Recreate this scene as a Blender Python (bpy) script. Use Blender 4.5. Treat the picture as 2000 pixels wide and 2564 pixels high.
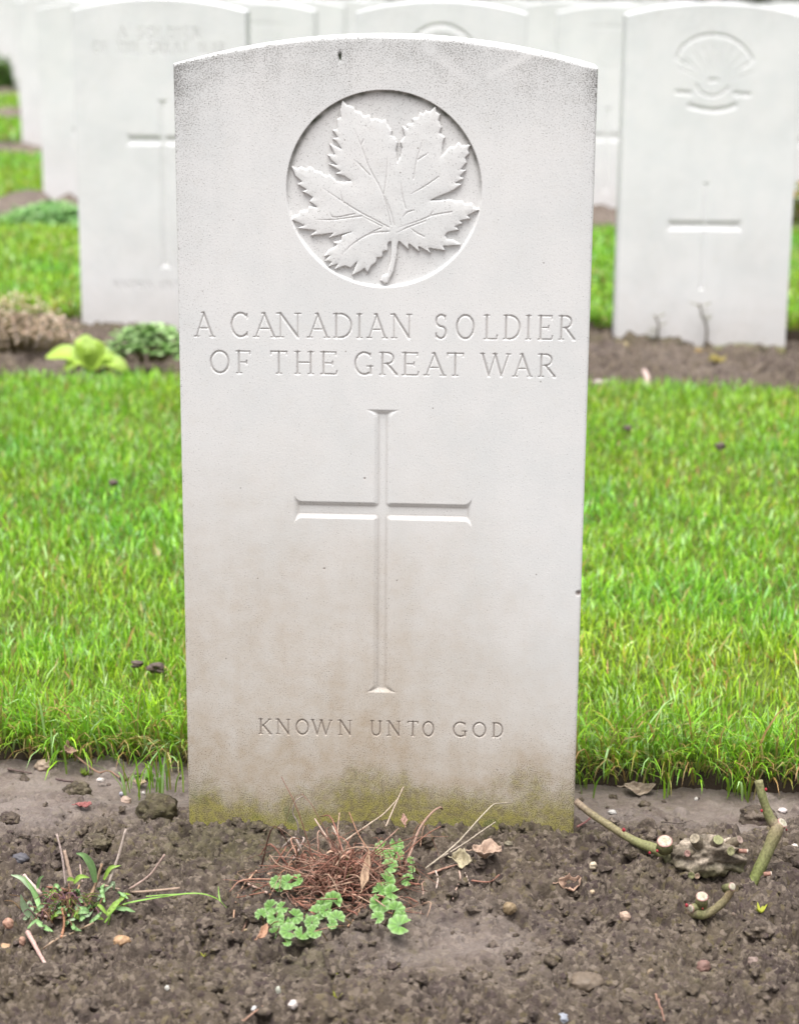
import bpy, math
import numpy as np
from mathutils import Matrix, Vector
for o in list(bpy.data.objects):
    bpy.data.objects.remove(o)
SC = bpy.context.scene
COL = SC.collection
R = math.radians
rng = np.random.default_rng(11)

# ------------------------------------------------------------------ camera
CF, CTH, CROLL, CYAW = 5064.8, 0.2619, 0.00777, -0.05339      # focal length (px of a 2000x2564 frame), pitch, roll, yaw
CPOS = np.array([0.1155, -1.8496, 0.8316])
_fh = np.array([math.sin(CYAW), math.cos(CYAW), 0.0]); _rt = np.array([math.cos(CYAW), -math.sin(CYAW), 0.0]); _z = np.array([0, 0, 1.0])
FWD = _fh*math.cos(CTH) - _z*math.sin(CTH)
_up = _fh*math.sin(CTH) + _z*math.cos(CTH)
RGT = _rt*math.cos(CROLL) + _up*math.sin(CROLL)
UPV = _up*math.cos(CROLL) - _rt*math.sin(CROLL)
cam = bpy.data.cameras.new("camera"); camo = bpy.data.objects.new("camera", cam); COL.objects.link(camo)
M = Matrix.Identity(4)
for i in range(3):
    M[i][0], M[i][1], M[i][2], M[i][3] = RGT[i], UPV[i], -FWD[i], CPOS[i]
camo.matrix_world = M
cam.sensor_fit = 'VERTICAL'; cam.sensor_height = 36.0; cam.sensor_width = 36.0
cam.lens = 36.0*CF/2564
cam.clip_start = 0.05; cam.clip_end = 600
cam.dof.use_dof = True; cam.dof.focus_distance = 1.95; cam.dof.aperture_fstop = 6.6
SC.camera = camo

# ------------------------------------------------------------------ sky, sun, exposure (bright overcast)
SUN_EL, SUN_AZ = 77.0, 195.0      # azimuth clockwise from +Y
w = bpy.data.worlds.new("World"); SC.world = w; w.use_nodes = True
nt = w.node_tree; nt.nodes.clear()
sky = nt.nodes.new('ShaderNodeTexSky'); sky.sky_type = 'NISHITA'; sky.sun_disc = False
sky.sun_elevation = R(SUN_EL); sky.sun_rotation = R(SUN_AZ); sky.air_density = 1.0; sky.dust_density = 6.0; sky.ozone_density = 1.0
hs = nt.nodes.new('ShaderNodeHueSaturation'); hs.inputs['Saturation'].default_value = 0.22
bg = nt.nodes.new('ShaderNodeBackground'); bg.inputs['Strength'].default_value = 0.075
wo = nt.nodes.new('ShaderNodeOutputWorld')
nt.links.new(sky.outputs[0], hs.inputs['Color']); nt.links.new(hs.outputs[0], bg.inputs['Color']); nt.links.new(bg.outputs[0], wo.inputs['Surface'])
sun = bpy.data.lights.new("sun", 'SUN'); sun.energy = 1.35; sun.angle = R(42); sun.color = (1.0, 0.975, 0.95)
suno = bpy.data.objects.new("sun", sun); COL.objects.link(suno)
sd = Vector((math.sin(R(SUN_AZ))*math.cos(R(SUN_EL)), math.cos(R(SUN_AZ))*math.cos(R(SUN_EL)), math.sin(R(SUN_EL))))
suno.rotation_euler = sd.to_track_quat('Z', 'Y').to_euler(); suno.location = sd*20
SC.view_settings.view_transform = 'Standard'; SC.view_settings.look = 'None'; SC.view_settings.gamma = 1.0
SC.view_settings.use_curve_mapping = False
SC.view_settings.exposure = 1.75
SC.render.engine = 'CYCLES'
SC.cycles.use_denoising = True
SC.cycles.max_bounces = 6

# ------------------------------------------------------------------ helpers
def ray(x, y):
    X, Y = (x-1000)/CF, (y-1282)/CF
    return FWD + RGT*X - UPV*Y
def on_y(x, y, Y):                      # point of the vertical plane y = Y seen at a photo position
    r = ray(x, y); return CPOS + r*((Y-CPOS[1])/r[1])
def on_z(x, y, Z=0.0):                  # point of the level z = Z seen at a photo position
    r = ray(x, y); return CPOS + r*((Z-CPOS[2])/r[2])
def sstep(a, b, x):
    t = np.clip((x-a)/(b-a), 0, 1); return t*t*(3-2*t)
_T = rng.random((256, 256))
def vnoise(x, y):
    xi = np.floor(x).astype(int); yi = np.floor(y).astype(int); fx = x-xi; fy = y-yi
    fx = fx*fx*(3-2*fx); fy = fy*fy*(3-2*fy)
    a = _T[xi & 255, yi & 255]; b = _T[(xi+1) & 255, yi & 255]; c = _T[xi & 255, (yi+1) & 255]; d = _T[(xi+1) & 255, (yi+1) & 255]
    return (a*(1-fx)+b*fx)*(1-fy)+(c*(1-fx)+d*fx)*fy
def fbm(x, y, n=4, g=0.5):
    s = 0; a = 1; t = 0
    for i in range(n):
        s = s+a*(vnoise(x*2**i+17.3*i, y*2**i+9.1*i)-0.5); t += a; a *= g
    return s/t*2
def mesh_np(name, V, F, mat, parent=None, smooth=True, attrs=None, loc=None):
    """V (n,3); F list of int arrays (m,3)/(m,4) or one array."""
    me = bpy.data.meshes.new(name)
    Fs = F if isinstance(F, (list, tuple)) else [F]
    Fs = [np.asarray(f, dtype=np.int32) for f in Fs if len(f)]
    V = np.asarray(V, dtype=np.float32)
    me.vertices.add(len(V)); me.vertices.foreach_set('co', V.ravel())
    nl = sum(f.size for f in Fs); npoly = sum(len(f) for f in Fs)
    me.loops.add(nl); me.polygons.add(npoly)
    me.loops.foreach_set('vertex_index', np.concatenate([f.ravel() for f in Fs]))
    tot = np.concatenate([np.full(len(f), f.shape[1], dtype=np.int32) for f in Fs])
    st = np.concatenate([[0], np.cumsum(tot)[:-1]]).astype(np.int32)
    me.polygons.foreach_set('loop_start', st); me.polygons.foreach_set('loop_total', tot)
    me.polygons.foreach_set('use_smooth', np.full(npoly, smooth))
    for k, a in (attrs or {}).items():
        a = np.asarray(a, dtype=np.float32)
        if a.ndim == 1:
            me.attributes.new(k, 'FLOAT', 'POINT').data.foreach_set('value', a)
        else:
            if a.shape[1] == 3: a = np.concatenate([a, np.ones((len(a), 1), np.float32)], 1)
            me.attributes.new(k, 'FLOAT_COLOR', 'POINT').data.foreach_set('color', a.ravel())
    me.update(calc_edges=True); me.validate()
    if mat: me.materials.append(mat)
    o = bpy.data.objects.new(name, me); COL.objects.link(o)
    if parent: o.parent = parent
    if loc is not None: o.location = loc
    return o
def tag(o, label=None, cat=None, group=None, kind=None):
    if label: o['label'] = label
    if cat: o['category'] = cat
    if group: o['group'] = group
    if kind: o['kind'] = kind
    return o
def empty(name, loc, label, cat, group=None):
    o = bpy.data.objects.new(name, None); COL.objects.link(o); o.location = loc; o.empty_display_size = 0.02
    return tag(o, label, cat, group)
class MB:                                # collects several shapes of ONE part into one mesh
    def __init__(s): s.V = []; s.Q = []; s.T = []; s.C = []; s.n = 0
    def add(s, V, Q=None, T=None, col=None):
        V = np.asarray(V, float)
        if Q is not None and len(Q): s.Q.append(np.asarray(Q)+s.n)
        if T is not None and len(T): s.T.append(np.asarray(T)+s.n)
        s.V.append(V); s.n += len(V)
        c = np.asarray(col if col is not None else (1, 1, 1), float)
        s.C.append(np.tile(c, (len(V), 1)) if c.ndim == 1 else c)
    def tube(s, P, r, col=None, n=7, cap=True, jit=0.0):
        P = np.asarray(P, float); m = len(P); r = np.broadcast_to(np.asarray(r, float), (m,))
        t = np.gradient(P, axis=0); t /= np.linalg.norm(t, axis=1)[:, None]+1e-12
        a = np.array([0.31, 0.2, 0.93]); u = np.cross(t, a); u /= np.linalg.norm(u, axis=1)[:, None]+1e-12; v = np.cross(t, u)
        th = np.arange(n)*2*math.pi/n
        rr = r[:, None]*(1+jit*(rng.random((m, n))-.5))
        V = P[:, None, :]+rr[..., None]*(np.cos(th)[None, :, None]*u[:, None, :]+np.sin(th)[None, :, None]*v[:, None, :])
        i = np.arange(m-1)[:, None]*n; j = np.arange(n)[None, :]; k = (j+1) % n
        Q = np.stack([i+j, i+k, i+n+k, i+n+j], -1).reshape(-1, 4)
        V = V.reshape(-1, 3); T = []
        if cap:
            V = np.vstack([V, P[0], P[-1]]); b = m*n
            T = [[b, (q+1) % n, q] for q in range(n)]+[[b+1, b-n+q, b-n+(q+1) % n] for q in range(n)]
        c = col
        if col is not None and np.ndim(col) == 2:
            c = np.repeat(np.asarray(col), n, 0)
            if cap: c = np.vstack([c, col[0], col[-1]])
        s.add(V, Q, T, c)
    def leaf(s, P, W, side, col, fold=0.15, cols=5, nrm=None):
        """leaf surface along midrib P with half widths W, side vectors, folded up along the midrib"""
        P = np.asarray(P, float); m = len(P); W = np.asarray(W, float)
        side = np.asarray(side, float); side = np.broadcast_to(side, (m, 3))
        t = np.gradient(P, axis=0); nn = np.cross(side, t); nn /= np.linalg.norm(nn, axis=1)[:, None]+1e-12
        us = np.linspace(-1, 1, cols)
        V = P[:, None]+us[None, :, None]*W[:, None, None]*side[:, None]+(np.abs(us)[None, :, None]*W[:, None, None]*fold)*nn[:, None]
        i = np.arange(m-1)[:, None]*cols; j = np.arange(cols-1)[None, :]
        Q = np.stack([i+j, i+j+1, i+cols+j+1, i+cols+j], -1).reshape(-1, 4)
        c = np.asarray(col, float)
        if c.ndim == 1: c = np.tile(c, (m, 1))
        rib = 1+0.18*(1-np.abs(us))**3
        s.add(V.reshape(-1, 3), Q, None, (c[:, None]*rib[None, :, None]).reshape(-1, 3))
    def build(s, name, mat, parent=None, smooth=True):
        V = np.vstack(s.V); C = np.clip(np.vstack(s.C), 0, 1)
        fs = []
        if s.Q: fs.append(np.vstack(s.Q))
        if s.T: fs.append(np.vstack(s.T))
        return mesh_np(name, V, fs, mat, parent, smooth, {'tint': C})
def curve(pts, n=14):                    # smooth polyline (Catmull-Rom) through points
    P = np.asarray(pts, float)
    if len(P) < 3:
        t = np.linspace(0, 1, n)[:, None]; return P[0]*(1-t)+P[-1]*t
    A = np.vstack([2*P[0]-P[1], P, 2*P[-1]-P[-2]]); out = []
    k = max(2, n//(len(P)-1))
    for i in range(1, len(A)-2):
        t = np.linspace(0, 1, k, endpoint=False)[:, None]
        p0, p1, p2, p3 = A[i-1], A[i], A[i+1], A[i+2]
        out.append(.5*((2*p1)+(p2-p0)*t+(2*p0-5*p1+4*p2-p3)*t**2+(3*p1-p0-3*p2+p3)*t**3))
    return np.vstack(out+[P[-1:]])
def ico(sub=2):
    t = (1+5**.5)/2
    V = [(-1, t, 0), (1, t, 0), (-1, -t, 0), (1, -t, 0), (0, -1, t), (0, 1, t), (0, -1, -t), (0, 1, -t), (t, 0, -1), (t, 0, 1), (-t, 0, -1), (-t, 0, 1)]
    F = [(0, 11, 5), (0, 5, 1), (0, 1, 7), (0, 7, 10), (0, 10, 11), (1, 5, 9), (5, 11, 4), (11, 10, 2), (10, 7, 6), (7, 1, 8), (3, 9, 4), (3, 4, 2), (3, 2, 6), (3, 6, 8), (3, 8, 9), (4, 9, 5), (2, 4, 11), (6, 2, 10), (8, 6, 7), (9, 8, 1)]
    V = [np.array(v)/np.linalg.norm(v) for v in V]
    for _ in range(sub):
        c = {}; N = []
        def mid(a, b):
            k = (min(a, b), max(a, b))
            if k not in c:
                m = V[a]+V[b]; V.append(m/np.linalg.norm(m)); c[k] = len(V)-1
            return c[k]
        for a, b, d in F:
            x, y, z = mid(a, b), mid(b, d), mid(d, a); N += [(a, x, z), (b, y, x), (d, z, y), (x, y, z)]
        F = N
    return np.array(V), np.array(F)
ICO = {k: ico(k) for k in (1, 2, 3, 4)}
def lump(c, rad, sub=2, rough=0.3, freq=1.6, seed=0, ang=0.0):
    V, F = ICO[sub]; V = V.copy()
    n = fbm(V[:, 0]*freq+seed*3.7+50, V[:, 1]*freq+V[:, 2]*freq*1.7+seed*1.9+50, 3)
    n2 = fbm(V[:, 2]*freq*2.2+seed*5.1+80, V[:, 0]*freq*2.2-V[:, 1]*freq*1.3+80, 3)
    V *= (1+rough*n+rough*.5*n2)[:, None]
    V = V*np.asarray(rad)
    ca, sa = math.cos(ang), math.sin(ang)
    V = np.stack([V[:, 0]*ca-V[:, 1]*sa, V[:, 0]*sa+V[:, 1]*ca, V[:, 2]], 1)
    return V+np.asarray(c), F

def worley(x, y, sc, seed=0):            # distance to the nearest of jittered points, 0 at a point
    x = x*sc; y = y*sc; xi = np.floor(x).astype(int); yi = np.floor(y).astype(int); m = np.full(x.shape, 9.0)
    for a in (-1, 0, 1):
        for b in (-1, 0, 1):
            px = xi+a+_T[(xi+a+seed) & 255, (yi+b) & 255]; py = yi+b+_T[(yi+b+91+seed) & 255, (xi+a+37) & 255]
            m = np.minimum(m, (x-px)**2+(y-py)**2)
    return np.sqrt(m)
# ------------------------------------------------------------------ materials
class NT:
    def __init__(s, name):
        s.m = bpy.data.materials.new(name); s.m.use_nodes = True; s.t = s.m.node_tree; s.t.nodes.clear()
        s.out = s.n('ShaderNodeOutputMaterial')
    def n(s, k, **kw):
        q = s.t.nodes.new(k)
        for a, b in kw.items(): setattr(q, a, b)
        return q
    def l(s, a, b): s.t.links.new(a, b)
    def put(s, sock, v):
        if hasattr(v, 'is_output') or isinstance(v, bpy.types.NodeSocket): s.l(v, sock)
        elif isinstance(v, tuple) and len(v) == 3 and sock.type == 'RGBA': sock.default_value = (*v, 1)
        else: sock.default_value = v
    def attr(s, k, out='Fac'): return s.n('ShaderNodeAttribute', attribute_name=k).outputs[out]
    def math(s, op, a, b=0.0, clamp=False):
        q = s.n('ShaderNodeMath', operation=op, use_clamp=clamp); s.put(q.inputs[0], a); s.put(q.inputs[1], b); return q.outputs[0]
    def noise(s, vec, scale, detail=3, rough=.55, out='Fac'):
        q = s.n('ShaderNodeTexNoise'); s.l(vec, q.inputs['Vector']); q.inputs['Scale'].default_value = scale
        q.inputs['Detail'].default_value = detail; q.inputs['Roughness'].default_value = rough; return q.outputs[out]
    def step(s, v, a, b, to0=0.0, to1=1.0):
        q = s.n('ShaderNodeMapRange', interpolation_type='SMOOTHSTEP')
        for i, x in enumerate((v, a, b, to0, to1)): s.put(q.inputs[i], x)
        return q.outputs[0]
    def mix(s, f, a, b, mode='MIX'):
        q = s.n('ShaderNodeMix', data_type='RGBA', blend_type=mode); s.put(q.inputs[0], f); s.put(q.inputs[6], a); s.put(q.inputs[7], b); return q.outputs[2]
    def bump(s, h, strength, dist):
        q = s.n('ShaderNodeBump'); s.l(h, q.inputs['Height']); q.inputs['Strength'].default_value = strength; q.inputs['Distance'].default_value = dist; return q.outputs[0]
    def bsdf(s, col, rough=.8, spec=.3, nrm=None, trans=None, transf=0.0):
        b = s.n('ShaderNodeBsdfPrincipled'); s.put(b.inputs['Base Color'], col); s.put(b.inputs['Roughness'], rough)
        s.put(b.inputs['Specular IOR Level'], spec)
        if nrm is not None: s.l(nrm, b.inputs['Normal'])
        if transf:
            t = s.n('ShaderNodeBsdfTranslucent'); s.put(t.inputs['Color'], trans if trans is not None else col)
            x = s.n('ShaderNodeMixShader'); x.inputs[0].default_value = transf
            s.l(b.outputs[0], x.inputs[1]); s.l(t.outputs[0], x.inputs[2]); s.l(x.outputs[0], s.out.inputs['Surface'])
        else: s.l(b.outputs[0], s.out.inputs['Surface'])
        return b
    def co(s): return s.n('ShaderNodeTexCoord').outputs['Object']

def mat_stone(name, white, grain=1.0):
    k = NT(name); P = k.co()
    n1 = k.noise(P, 14, 4, .6); n2 = k.noise(P, 420, 3, .7); n3 = k.noise(P, 900, 2, .6); n4 = k.noise(P, 60, 4, .65)
    n5 = k.noise(P, 1000, 2, .6)
    grime, warm, moss, dirt, algae = [k.attr(a) for a in ('grime', 'warm', 'moss', 'dirt', 'algae')]
    c = k.mix(k.step(n1, .35, .7), white, tuple(v*q for v, q in zip(white, (.93, .945, .95))))
    c = k.mix(k.math('MULTIPLY', k.step(n4, .5, .75), .25), c, tuple(v*q for v, q in zip(white, (.93, .91, .87))))
    c = k.mix(k.math('MULTIPLY', k.step(n5, .35, .7), .16*grain), c, (.42, .41, .41))
    wm = k.math('MULTIPLY', warm, k.step(n4, .2, .8, .7, 1.1))
    c = k.mix(wm, c, (.46, .385, .30))
    # grey algae film and black specks where it is thick
    g2 = k.math('MULTIPLY', grime, k.step(n4, .25, .75, .7, 1.1))
    c = k.mix(k.math('MULTIPLY', g2, .30), c, (.29, .295, .30))
    sp = k.step(k.math('ADD', n5, k.math('MULTIPLY', g2, .20)), .655, .72)
    c = k.mix(k.math('MULTIPLY', sp, .8), c, (.09, .085, .075))
    sp2 = k.step(k.math('ADD', n3, k.math('MULTIPLY', grime, .05)), .70, .76)
    c = k.mix(k.math('MULTIPLY', sp2, .6), c, (.11, .09, .075))
    # brown specks in the damp zone
    sp3 = k.step(k.math('ADD', n5, k.math('MULTIPLY', warm, .10)), .645, .72)
    c = k.mix(k.math('MULTIPLY', k.math('MULTIPLY', sp3, k.math('MULTIPLY', k.step(warm, .1, .6), k.step(k.noise(P, 24, 4, .7), .35, .65, .35, 1.0))), .65), c, (.10, .065, .04))
    vo = k.n('ShaderNodeTexVoronoi'); k.l(P, vo.inputs['Vector']); vo.inputs['Scale'].default_value = 60
    vs = k.n('ShaderNodeSeparateColor'); k.l(vo.outputs['Color'], vs.inputs[0])
    pit = k.math('MULTIPLY', k.step(vo.outputs['Distance'], .055, .03), k.step(vs.outputs[0], .55, .85))
    c = k.mix(k.math('MULTIPLY', pit, .75), c, (.14, .115, .095))
    c = k.mix(dirt, c, (.20, .155, .13))  # browner the deeper the carving; brown dirt in the lowest inscription line
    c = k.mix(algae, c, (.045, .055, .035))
    nm = k.noise(P, 130, 4, .7); nm2 = k.noise(P, 30, 4, .7)
    xyz = k.n('ShaderNodeSeparateXYZ'); k.l(P, xyz.inputs[0]); low = k.step(xyz.outputs[2], .030, .004)
    mcol = k.mix(k.step(nm, .38, .62), (.19, .155, .065), (.31, .275, .06))
    mcol = k.mix(k.math('MULTIPLY', low, k.step(nm2, .40, .6)), mcol, (.35, .35, .04))
    mcol = k.mix(k.step(nm2, .56, .68), mcol, (.12, .145, .03))
    mcol = k.mix(k.step(n5, .51, .64), mcol, (.060, .052, .022))
    mcol = k.mix(k.step(n5, .46, .36, 0.0, .6), mcol, (.42, .37, .13))
    mm = k.step(k.math('ADD', moss, k.math('ADD', k.math('MULTIPLY', k.math('SUBTRACT', k.noise(P, 50, 6, .8), .5), 1.1), k.math('MULTIPLY', k.math('SUBTRACT', n5, .5), 1.3))), .20, 1.10)
    c = k.mix(k.math('MULTIPLY', mm, .92), c, mcol)
    hgt = k.math('ADD', k.math('MULTIPLY', n2, .7), k.math('MULTIPLY', n3, .4))
    hgt = k.math('ADD', hgt, k.math('MULTIPLY', k.math('MULTIPLY', mm, nm), 3.0))
    k.bsdf(c, .85, .25, k.bump(hgt, .35*grain, .0006)); return k.m
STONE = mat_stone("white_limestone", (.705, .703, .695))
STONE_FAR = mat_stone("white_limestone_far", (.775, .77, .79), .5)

def mat_soil():
    k = NT("soil"); P = k.co()
    sm, mo = k.attr('smoothness'), k.attr('mossy')
    n1 = k.noise(P, 9, 4, .6); n2 = k.noise(P, 90, 4, .65); n3 = k.noise(P, 600, 4, .7); n4 = k.noise(P, 28, 4, .6)
    c = k.mix(k.step(n2, .3, .7), (.045, .033, .026), (.138, .106, .083))
    c = k.mix(k.math('MULTIPLY', k.step(n1, .4, .65), .5), c, (.118, .092, .058))
    c = k.mix(k.math('MULTIPLY', k.step(n4, .55, .7), .4), c, (.075, .055, .050))
    c = k.mix(k.math('MULTIPLY', k.step(k.noise(P, 7, 5, .65), .50, .62), .42), c, (.052, .036, .031))
    v1 = k.n('ShaderNodeTexVoronoi'); k.l(P, v1.inputs['Vector']); v1.inputs['Scale'].default_value = 210
    sx = k.n('ShaderNodeSeparateColor'); k.l(v1.outputs['Color'], sx.inputs[0])
    c = k.mix(k.step(sx.outputs[0], .62, .95, 0, .75), c, (.215, .172, .135)); c = k.mix(k.step(sx.outputs[1], .70, 1.0, 0, .7), c, (.060, .040, .040))
    c = k.mix(k.step(sx.outputs[2], .88, .98, 0, .45), c, (.155, .125, .055))
    c = k.mix(k.math('MULTIPLY', sm, .68), c, k.mix(k.step(n4, .35, .65), (.20, .16, .14), (.285, .24, .215)))
    mf = k.step(k.math('ADD', mo, k.math('MULTIPLY', k.math('SUBTRACT', n2, .5), 2.4)), .35, 1.25)
    c = k.mix(k.math('MULTIPLY', mf, .5), c, (.085, .083, .026))
    c = k.mix(k.math('MULTIPLY', k.step(n3, .55, .75), .45), c, (.045, .034, .027))
    c = k.mix(k.math('MULTIPLY', k.step(k.noise(P, 380, 2, .5), .70, .76), .6), c, (.34, .29, .24))
    rough = k.step(sm, 0, 1, .78, .52)
    k.bsdf(c, rough, .32, k.bump(k.math('ADD', n3, k.math('MULTIPLY', n2, 1.2)), .9, .0030)); return k.m
SOIL = mat_soil()
def mat_tint(name, rough=.6, spec=.3, transf=0.0, var=.25, scale=300, bump=.3):
    k = NT(name); P = k.co(); t = k.attr('tint', 'Color')
    n = k.noise(P, scale, 3, .6)
    c = k.mix(k.step(n, .3, .75, 0.0, 1.0), t, k.mix(1.0, t, (1-var, 1-var, 1-var), 'MULTIPLY'))
    k.bsdf(c, rough, spec, k.bump(n, bump, .0006), c, transf); return k.m
GRASS = mat_tint("grass_blade", .42, .4, .34, .1, 200, .05)
LEAFM = mat_tint("leaf_green", .5, .4, .3, .2, 300, .2)
DRY = mat_tint("dry_stem", .75, .2, .0, .4, 500, .5)
BARK = mat_tint("rose_bark", .65, .3, .0, .5, 420, .8)
STONELET = mat_tint("pebble_stone", .6, .35, .0, .25, 250, .3)
DEADLEAF = mat_tint("dead_leaf", .75, .2, .15, .35, 350, .5)
def mat_turf():
    k = NT("turf"); P = k.co(); n = k.noise(P, 40, 4, .7); n2 = k.noise(P, 300, 3, .7)
    c = k.mix(k.step(n, .35, .65), (.07, .10, .016), (.10, .15, .02))
    c = k.mix(k.math('MULTIPLY', k.step(n2, .5, .7), .6), c, (.06, .045, .025))
    e = k.attr('edge'); c = k.mix(e, c, (.05, .036, .027))
    k.bsdf(c, .9, .15, k.bump(n2, .8, .004)); return k.m
TURF = mat_turf()
def mat_ground():
    k = NT("neutral_ground"); P = k.co(); n = k.noise(P, 3, 4, .6); n2 = k.noise(P, 40, 3, .7)  # colour made neutral to keep green bounced light off the headstones
    c = k.mix(k.step(n, .3, .7), (.15, .13, .12), (.20, .175, .16)); c = k.mix(k.math('MULTIPLY', n2, .35), c, (.11, .09, .08))
    k.bsdf(c, .9, .1); return k.m
GROUND = mat_ground()

# ------------------------------------------------------------------ ground: level, beds and lawn strips
PITCH = 2.77
def gz(y): return -0.0115*np.clip(np.asarray(y, float)-3.0, 0, 25)
def bed_front(k): return k*PITCH-0.56
LAWN0 = 0.185                            # a lawn strip starts this far behind the face of its row
# ground sheet to the horizon
ys = np.concatenate([[-150, -20, -3], np.arange(-1, 30, 1.0), [40, 80, 200]]); xs = np.array([-200, -40, -12, -6, -3, 0, 3, 6, 12, 40, 200.0])
X, Y = np.meshgrid(xs, ys)
V = np.stack([X, Y, gz(Y)-0.075], -1).reshape(-1, 3)
def gridq(ny, nx):
    i = np.arange(ny-1)[:, None]*nx; j = np.arange(nx-1)[None, :]
    return np.stack([i+j, i+j+1, i+nx+j+1, i+nx+j], -1).reshape(-1, 4)
tag(mesh_np("ground", V, gridq(len(ys), len(xs)), GROUND), kind='structure')

def graded(lo, a, b, hi, fine, coarse):
    L = np.arange(lo, a, coarse); Mi = np.arange(a, b, fine); Rr = np.arange(b, hi+coarse*.5, coarse)
    return np.concatenate([L, Mi, Rr])
def soil_base(x, y):
    h = .010*fbm(x*5+3, y*5+8, 3)+.006*fbm(x*15+31, y*15+2, 3)
    h = h-.014*sstep(.03, .11, y)
    cx_, cy_ = on_z(1790, 2170)[:2]
    h = h+.016*np.exp(-(((x-cx_)/.09)**2+((y-cy_)/.06)**2))
    cx_, cy_ = on_z(850, 2190)[:2]
    h = h+.010*np.exp(-(((x-cx_)/.09)**2+((y-cy_)/.05)**2))
    near = np.exp(-(np.clip(np.abs(y+.01)-.0, 0, 1)/.06)**2)*(np.abs(x) < .24)
    return h*(1-.7*near)+.003*near
def make_bed(name, xs, ys, base, smooth_f, moss_f, nclod, rmin, rmax, win, npit, fine_amp, y_off=0.0, z_off=0.0, seed=1):
    g = np.random.default_rng(seed)
    X, Y = np.meshgrid(xs, ys); B = base(X, Y); S = smooth_f(X, Y); H = B.copy()
    H += fine_amp*1.6*fbm(X*60+5, Y*60+1, 3)*(1-.6*S)
    wx = X+.004*fbm(X*90+3, Y*90, 2); wy_ = Y+.004*fbm(X*90, Y*90+40, 2); k0 = .0011/fine_amp
    def grains(): return (.0042*np.sqrt(np.clip(1-worley(wx, wy_, 70*k0, 3)**2*1.3, 0, 1))*sstep(.35, .6, vnoise(X*38+9, Y*38))
                          +.0030*np.sqrt(np.clip(1-worley(wx, wy_, 140*k0, 11)**2*1.4, 0, 1))+.0017*np.sqrt(np.clip(1-worley(wx, wy_, 290*k0, 23)**2*1.4, 0, 1)))/k0
    GR = grains()*1.5
    q1 = fbm(wx*26*k0+5, wy_*26*k0+2, 5, .6); q2 = fbm(wx*34*k0+50, wy_*34*k0+12, 4, .55); q3 = fbm(wx*95*k0+8, wy_*95*k0+31, 3, .6)
    GR = GR+(.0060*(q1-.2)-.0055*sstep(.14, .0, np.abs(q2))*sstep(-.25, .15, fbm(X*9+4, Y*9+7, 2)+.1)-.0020*sstep(.12, 0, np.abs(q3)))/k0
    GR = GR*1.1; H += GR*(1-.74*S)
    def stamp(n, r0, r1, sign):
        cx = g.uniform(win[0], win[1], n); cy = g.uniform(win[2], win[3], n)
        r = r0*(r1/r0)**(g.random(n)**2.2)
        sm = smooth_f(cx, cy); keep = g.random(n) > sm*.93
        bz = base(cx, cy)
        for i in np.nonzero(keep)[0]:
            a = r[i]*1.3
            i0, i1 = np.searchsorted(xs, (cx[i]-a, cx[i]+a)); j0, j1 = np.searchsorted(ys, (cy[i]-a, cy[i]+a))
            if i1-i0 < 1 or j1-j0 < 1: continue
            x = X[j0:j1, i0:i1]-cx[i]; y = Y[j0:j1, i0:i1]-cy[i]
            t = g.uniform(0, 3.14); e = g.uniform(.65, 1.0); c, s = math.cos(t), math.sin(t)
            u = (x*c+y*s)/r[i]; v = (-x*s+y*c)/(r[i]*e)
            d = np.sqrt(u*u+v*v)*(1+.35*(vnoise(x*1.6/r[i]+i*1.7+40, y*1.6/r[i]+40)-.5))
            k = np.sqrt(np.clip(1-d*d, 0, 1))
            if sign > 0:
                hh = bz[i]+r[i]*(g.uniform(.35, .95)*k-.12)+.25*r[i]*vnoise(x*3/r[i]+i, y*3/r[i]+7)
                W = H[j0:j1, i0:i1]; np.maximum(W, np.where(d < 1, hh, -9), out=W)
            else:
                H[j0:j1, i0:i1] -= r[i]*.9*k*k
    stamp(nclod, rmin, rmax, 1); stamp(npit, rmin*1.5, rmax*.7, -1)
    H += .45*GR*(1-.85*S)*(H-B > .004)+fine_amp*.9*fbm(X*230+9, Y*230+3, 2)*(1-.5*S)
    V = np.stack([X, Y+y_off, H+z_off], -1).reshape(-1, 3)
    o = mesh_np(name, V, gridq(len(ys), len(xs)), SOIL, None, True, {'smoothness': S.ravel(), 'mossy': moss_f(X, Y).ravel()})
    tag(o, kind='structure')
    def sample(x, y):
        x = np.asarray(x, float); y = np.asarray(y, float)
        i = np.clip(np.searchsorted(xs, x), 1, len(xs)-1); j = np.clip(np.searchsorted(ys, y-y_off), 1, len(ys)-1)
        return H[j, i]+z_off
    return sample
_sp = on_z(1150, 2390); _ls = on_z(120, 2060); _mo = on_z(560, 2150); _rs = on_z(1600, 2040)
def smooth1(x, y):
    n = fbm(x*11+60, y*11+20, 3)
    s = sstep(.025, .09, y+.05*n+.02*fbm(x*40, y*40, 2))
    s = np.maximum(s, .85*np.exp(-(((x-_sp[0])/.10)**2+((y-_sp[1])/.07)**2)))
    s = np.maximum(s, .95*np.exp(-(((x-_ls[0]+.03)/.16)**2+((y-_ls[1]-.02)/.07)**2)))
    s = np.maximum(s, .8*np.exp(-(((x-_rs[0])/.10)**2+((y-_rs[1])/.05)**2)))
    return np.clip(s+.25*n*(s > .15), 0, 1)
def moss1(x, y):
    m = .95*np.exp(-(((x-_mo[0])/.12)**2+((y-_mo[1])/.09)**2))
    m = np.maximum(m, .75*np.exp(-((y+.01)/.03)**2)*(np.abs(x) < .22))
    q = on_z(760, 2440); m = np.maximum(m, .85*np.exp(-(((x-q[0])/.05)**2+((y-q[1])/.05)**2)))
    q = on_z(1750, 2200); m = np.maximum(m, .5*np.exp(-(((x-q[0])/.08)**2+((y-q[1])/.06)**2)))
    return np.maximum(m, .25+.3*fbm(x*8+9, y*8, 2))
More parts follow.
